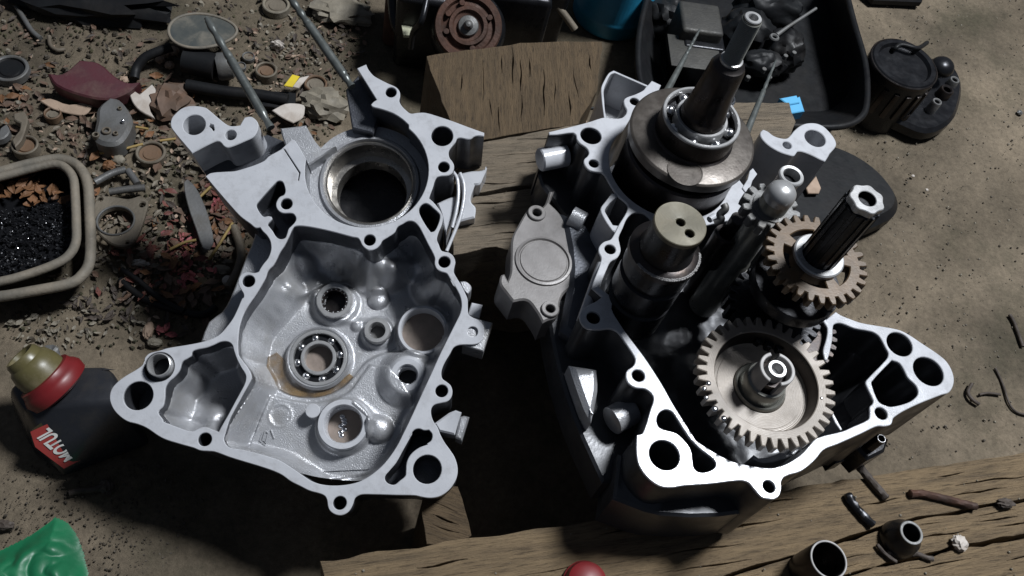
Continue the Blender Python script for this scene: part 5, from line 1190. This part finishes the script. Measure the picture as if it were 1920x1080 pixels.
# big black plastic tub with things inside
def tub():
    rt, c = wroot('black_tub', 1420, 120, 0, 'big open black plastic tub with rounded corners behind the crankshaft', 'tub')
    top = [(1232, -60), (1205, 30), (1196, 100), (1205, 165), (1245, 205), (1360, 232), (1480, 236), (1570, 238), (1612, 222), (1625, 190), (1622, 120), (1600, 40), (1575, -60)]
    def ring(sc, h, cu=1410, cv=90): return [gp(cu+(u-cu)*sc, cv+(v-cv)*sc, h)-c for u, v in top]
    o1 = rpath(ring(1., .062), 5); b1_ = rpath(ring(.80, .004), 5); o2 = rpath(ring(.985, .060), 5); k = len(o1)
    me = bpy.data.meshes.new('w'); me.from_pydata([tuple(p) for p in o1]+[tuple(p) for p in b1_], [], [(i, i+1, k+i+1, k+i) for i in range(k-1)]); me.update()
    mesh_obj('tub_wall', me, M_BLACKP, rt, 60)
    tube('tub_rim', o1, .0035, M_BLACKP, rt, 10)
    me = bpy.data.meshes.new('w'); me.from_pydata([tuple(p) for p in b1_], [], [tuple(range(k))]); me.update(); mesh_obj('tub_bottom', me, M_BLACKP, rt, None)
tub()
def in_tub():
    rt, c = wroot('cylinder_barrel', 1300, 110, .02, 'dusty grey finned cylinder barrel standing inside the black tub', 'cylinder barrel')
    me = box_mesh(.044, .045, .05, .004, 3); me.transform(Matrix.Translation(gp(1300, 66, .05)-c)); mesh_obj('barrel_top', me, M_DUSTD, rt, 40)
    for i in range(5):
        me = box_mesh(.054, .045, .0022, .0008, 2); me.transform(Matrix.Translation(gp(1302, 100, .06-i*.009)-c)); mesh_obj('cooling_fin', me, M_DUSTD, rt, 40)
    me = box_mesh(.044, .036, .055, .003, 3); me.transform(Matrix.Translation(gp(1302, 104, .035)-c)); mesh_obj('barrel_core', me, M_BLACKM, rt, 40)
    rt, c = wroot('metal_lever', 1500, 40, .05, 'thin bright lever slanting across the black tub', 'lever')
    tube('lever_rod', [gp(1456, 66, .055)-c, gp(1478, 50, .058)-c, gp(1530, 16, .062)-c], [.0026, .0020, .0018], M_GREYP, rt, 8)
    tube('lever_eye', circ3(gp(1452, 70, .055)-c, .004), .0016, M_GREYP, rt, 6, True)
    rt, c = wroot('scrap_casting', 1430, 60, .03, 'dark oily casting inside the black tub behind the shaft', 'casting')
    for (u, v, hh, sx, sy, sz) in [(1440, 20, .04, .08, .04, .05), (1400, 60, .03, .06, .05, .05), (1470, 95, .03, .045, .05, .05), (1250, 30, .03, .05, .06, .05), (1430, 120, .03, .05, .03, .03)]:
        me = sphere_mesh(.5, 4, (sx, sy, sz), .22, u)
        me.transform(Matrix.Translation(gp(u, v, hh)-c)); mesh_obj('casting_lump', me, M_BLACKP, rt, 35)
    rt, c = wroot('bolt_cluster', 1470, 100, .03, 'small chromed fittings glinting on the right of the shaft inside the tub', 'fitting')
    for (u, v) in [(1470, 110), (1486, 104), (1430, 135), (1400, 150), (1440, 150)]:
        me = lathe_mesh(disc_prof(.0026, 0, .005), 8); me.transform(Matrix.Translation(gp(u, v, .055)-c)); mesh_obj('hex_bolt', me, M_GREYP, rt, 30)
def circ3(c, r, n=16): return [c+Vector((r*math.cos(2*math.pi*i/n), r*math.sin(2*math.pi*i/n), 0)) for i in range(n)]
in_tub()
rt, c = wroot('plastic_clip', 1480, 200, .05, 'light blue plastic clip between the crankshaft stud and mounting ear', 'clip')
for P_, h_ in (([(1462, 184), (1494, 178), (1500, 192), (1478, 196)], .070), ([(1478, 190), (1500, 180), (1509, 208), (1480, 213)], .068)):
    flatpart('clip_arm' if h_ > .069 else 'clip_block', P_, h_, .012, M_LBLUE, rt, c, 0, .0008)
# black plastic cover right of the right crankcase half
def cover():
    rt, c = wroot('plastic_cover', 1600, 350, 0, 'smooth black plastic cover with a curved edge on the floor behind the brown gear', 'cover')
    pix = [(1480, 268), (1540, 262), (1590, 276), (1640, 306), (1675, 342), (1690, 372), (1682, 398), (1650, 416), (1600, 440), (1570, 520), (1540, 580), (1480, 560), (1440, 430), (1450, 330)]
    flatpart('cover_shell', pix, .028, .026, M_BLACKP, rt, c, 3, .007)
cover()
flatpoly('lit_ground_patch', [(1512, 352), (1530, 330), (1540, 352), (1536, 362), (1516, 362)], .034, .003, M_PINKW, 'small triangular pinkish sheet on the black plastic cover, added for a patch of lit ground', 'chip', None, .04, 0)  # pale sheet added in place of light falling on the ground
# black gearbox part at the upper right
def pump():
    rt, c = wroot('oil_pump', 1715, 160, 0, 'black oily starter motor body with ribbed side and round flange, upper right', 'motor')
    def L_(u, v, hh): return gp(u, v, hh)-c
    b = L_(1715, 175, 0)
    top = [(1640, 205), (1690, 228), (1740, 246), (1785, 226), (1802, 190), (1805, 150), (1790, 120), (1765, 108), (1740, 106), (1700, 110), (1650, 110), (1630, 150)]
    flatpart('base_flange', top, .020, .018, M_BLACKM, rt, c, 3, .004)
    cc = L_(1695, 120, .068); r = pxr(1695, 120, 56, .068)
    lathe('motor_barrel', [(1e-6, .066), (r*.75, .066), (r*.80, .070), (r*.93, .070), (r, .067), (r*.98, .020), (r, .0)], M_BLACKM, rt, 64, (cc.x, cc.y))
    lathe('barrel_rim', ring_prof(r*.96, r*1.015, .0655, .0690, .0006), M_DSTEEL, rt, 64, (cc.x, cc.y))
    for k in range(9):
        a = R(-165+k*20); me = box_mesh(.006, .004, .034, .001, 2); me.transform(Matrix.Translation((cc.x+r*1.0*math.cos(a), cc.y+r*1.0*math.sin(a), .040)) @ Matrix.Rotation(a+R(90), 4, 'Z')); mesh_obj('barrel_rib', me, M_DSTEEL, rt, 35)
    q = L_(1766, 126, .040); me = sphere_mesh(.0135, 4, (1, 1, .8)); me.transform(Matrix.Translation(q)); mesh_obj('end_dome', me, M_BLACKM, rt, 60)
    for (u, v, rr_, hh) in [(1757, 191, 8, .034), (1776, 168, 11, .030), (1790, 150, 8, .028), (1700, 214, 6, .026), (1686, 205, 5, .026)]:
        q = L_(u, v, hh); r_ = pxr(u, v, rr_, hh); lathe('screw_boss', [(r_*.55, hh-.006), (r_*.55, hh), (r_*.7, hh+.001), (r_*.9, hh+.001), (r_, hh), (r_*1.1, .015)], M_DSTEEL if rr_ != 8 else M_GREYP, rt, 28, (q.x, q.y))
    tube('motor_cable', rpath([L_(1668, 86, .05), L_(1676, 92, .07), L_(1690, 84, .074), L_(1720, 90, .074), L_(1738, 80, .06)]), .0024, M_BLACKP, rt, 8)
pump()
flatpoly('black_plate', [(1610, -30), (1740, -30), (1730, 2), (1640, -2)], .012, .01, M_BLACKP, 'black edge of a part just cut by the top of the frame', 'plate', None, 0, 3, .002)
# torn paper chip between the halves, thin cable over the block
flatpoly('paper_chip', [(1070, 232), (1075, 200), (1079, 190), (1083, 212), (1092, 214), (1102, 226), (1096, 234), (1080, 238)], .072, .002, M_PINKW, 'torn pink and white chip behind the right crankcase half', 'chip', None, .05, 0)
cb = [gp(u, v, .062) for u, v in ((985, 262), (1010, 240), (1045, 212), (1085, 205), (1115, 203), (1150, 204))]
c = cb[0].copy(); o = tube('cable', [p-c for p in rpath(cb, 6)], .0016, M_BLACKP, None, 8); o.location = c; tag(o, 'thin dark cable crossing the brown wooden block', 'cable')
# twigs and cracks on the right floor
fstick('twig', [(1893, 590), (1902, 606), (1918, 650)], .0016, M_TWIG, 'thin straight twig at the right edge of the floor', 'twig')
fstick('twig', [(1822, 720), (1815, 735), (1822, 748), (1836, 758)], .0016, M_TWIG, 'short curled black twig right of the crankcase tip', 'twig')
fstick('twig', [(1836, 740), (1852, 737), (1876, 740)], .0011, M_TWIG, 'thin twig pointing right from the curled one', 'twig')
fstick('twig', [(1866, 690), (1880, 720), (1892, 756), (1905, 772), (1925, 778)], .0010, M_TWIG, 'long thin curved root on the right floor', 'twig')
fstick('twig', [(130, 925), (148, 920), (175, 918), (195, 910)], .0022, M_TWIG, 'black twig on the floor in front of the oil bottle', 'twig')
lump('dirt_clod', 200, 912, FZ, .0045, M_TWIG, 'black clod at the end of the twig in front of the oil bottle', 'clod', (1, 1.2, .7), .5, 41)
lump('dirt_clod', 10, 985, FZ, .004, M_TWIG, 'dark crumb above the green plastic sheet at the left edge', 'clod', (1.3, .8, .7), .5, 42)
lump('pebble', 1712, 330, FZ, .0016, M_WHITE, 'white crumb right of the plastic cover', 'pebble', seed=43)
lump('pebble', 1738, 356, FZ, .0015, M_WHITE, 'white crumb further right of the plastic cover', 'pebble', seed=44)
lump('pebble', 1912, 211, FZ, .0030, M_GREYP, 'grey pebble at the right edge', 'pebble', seed=45)
lump('pebble', 95, 668, FZ, .007, M_GREYP, 'grey lump behind the red collar of the oil bottle', 'pebble', (.8, 1.2, .8), .4, 46)
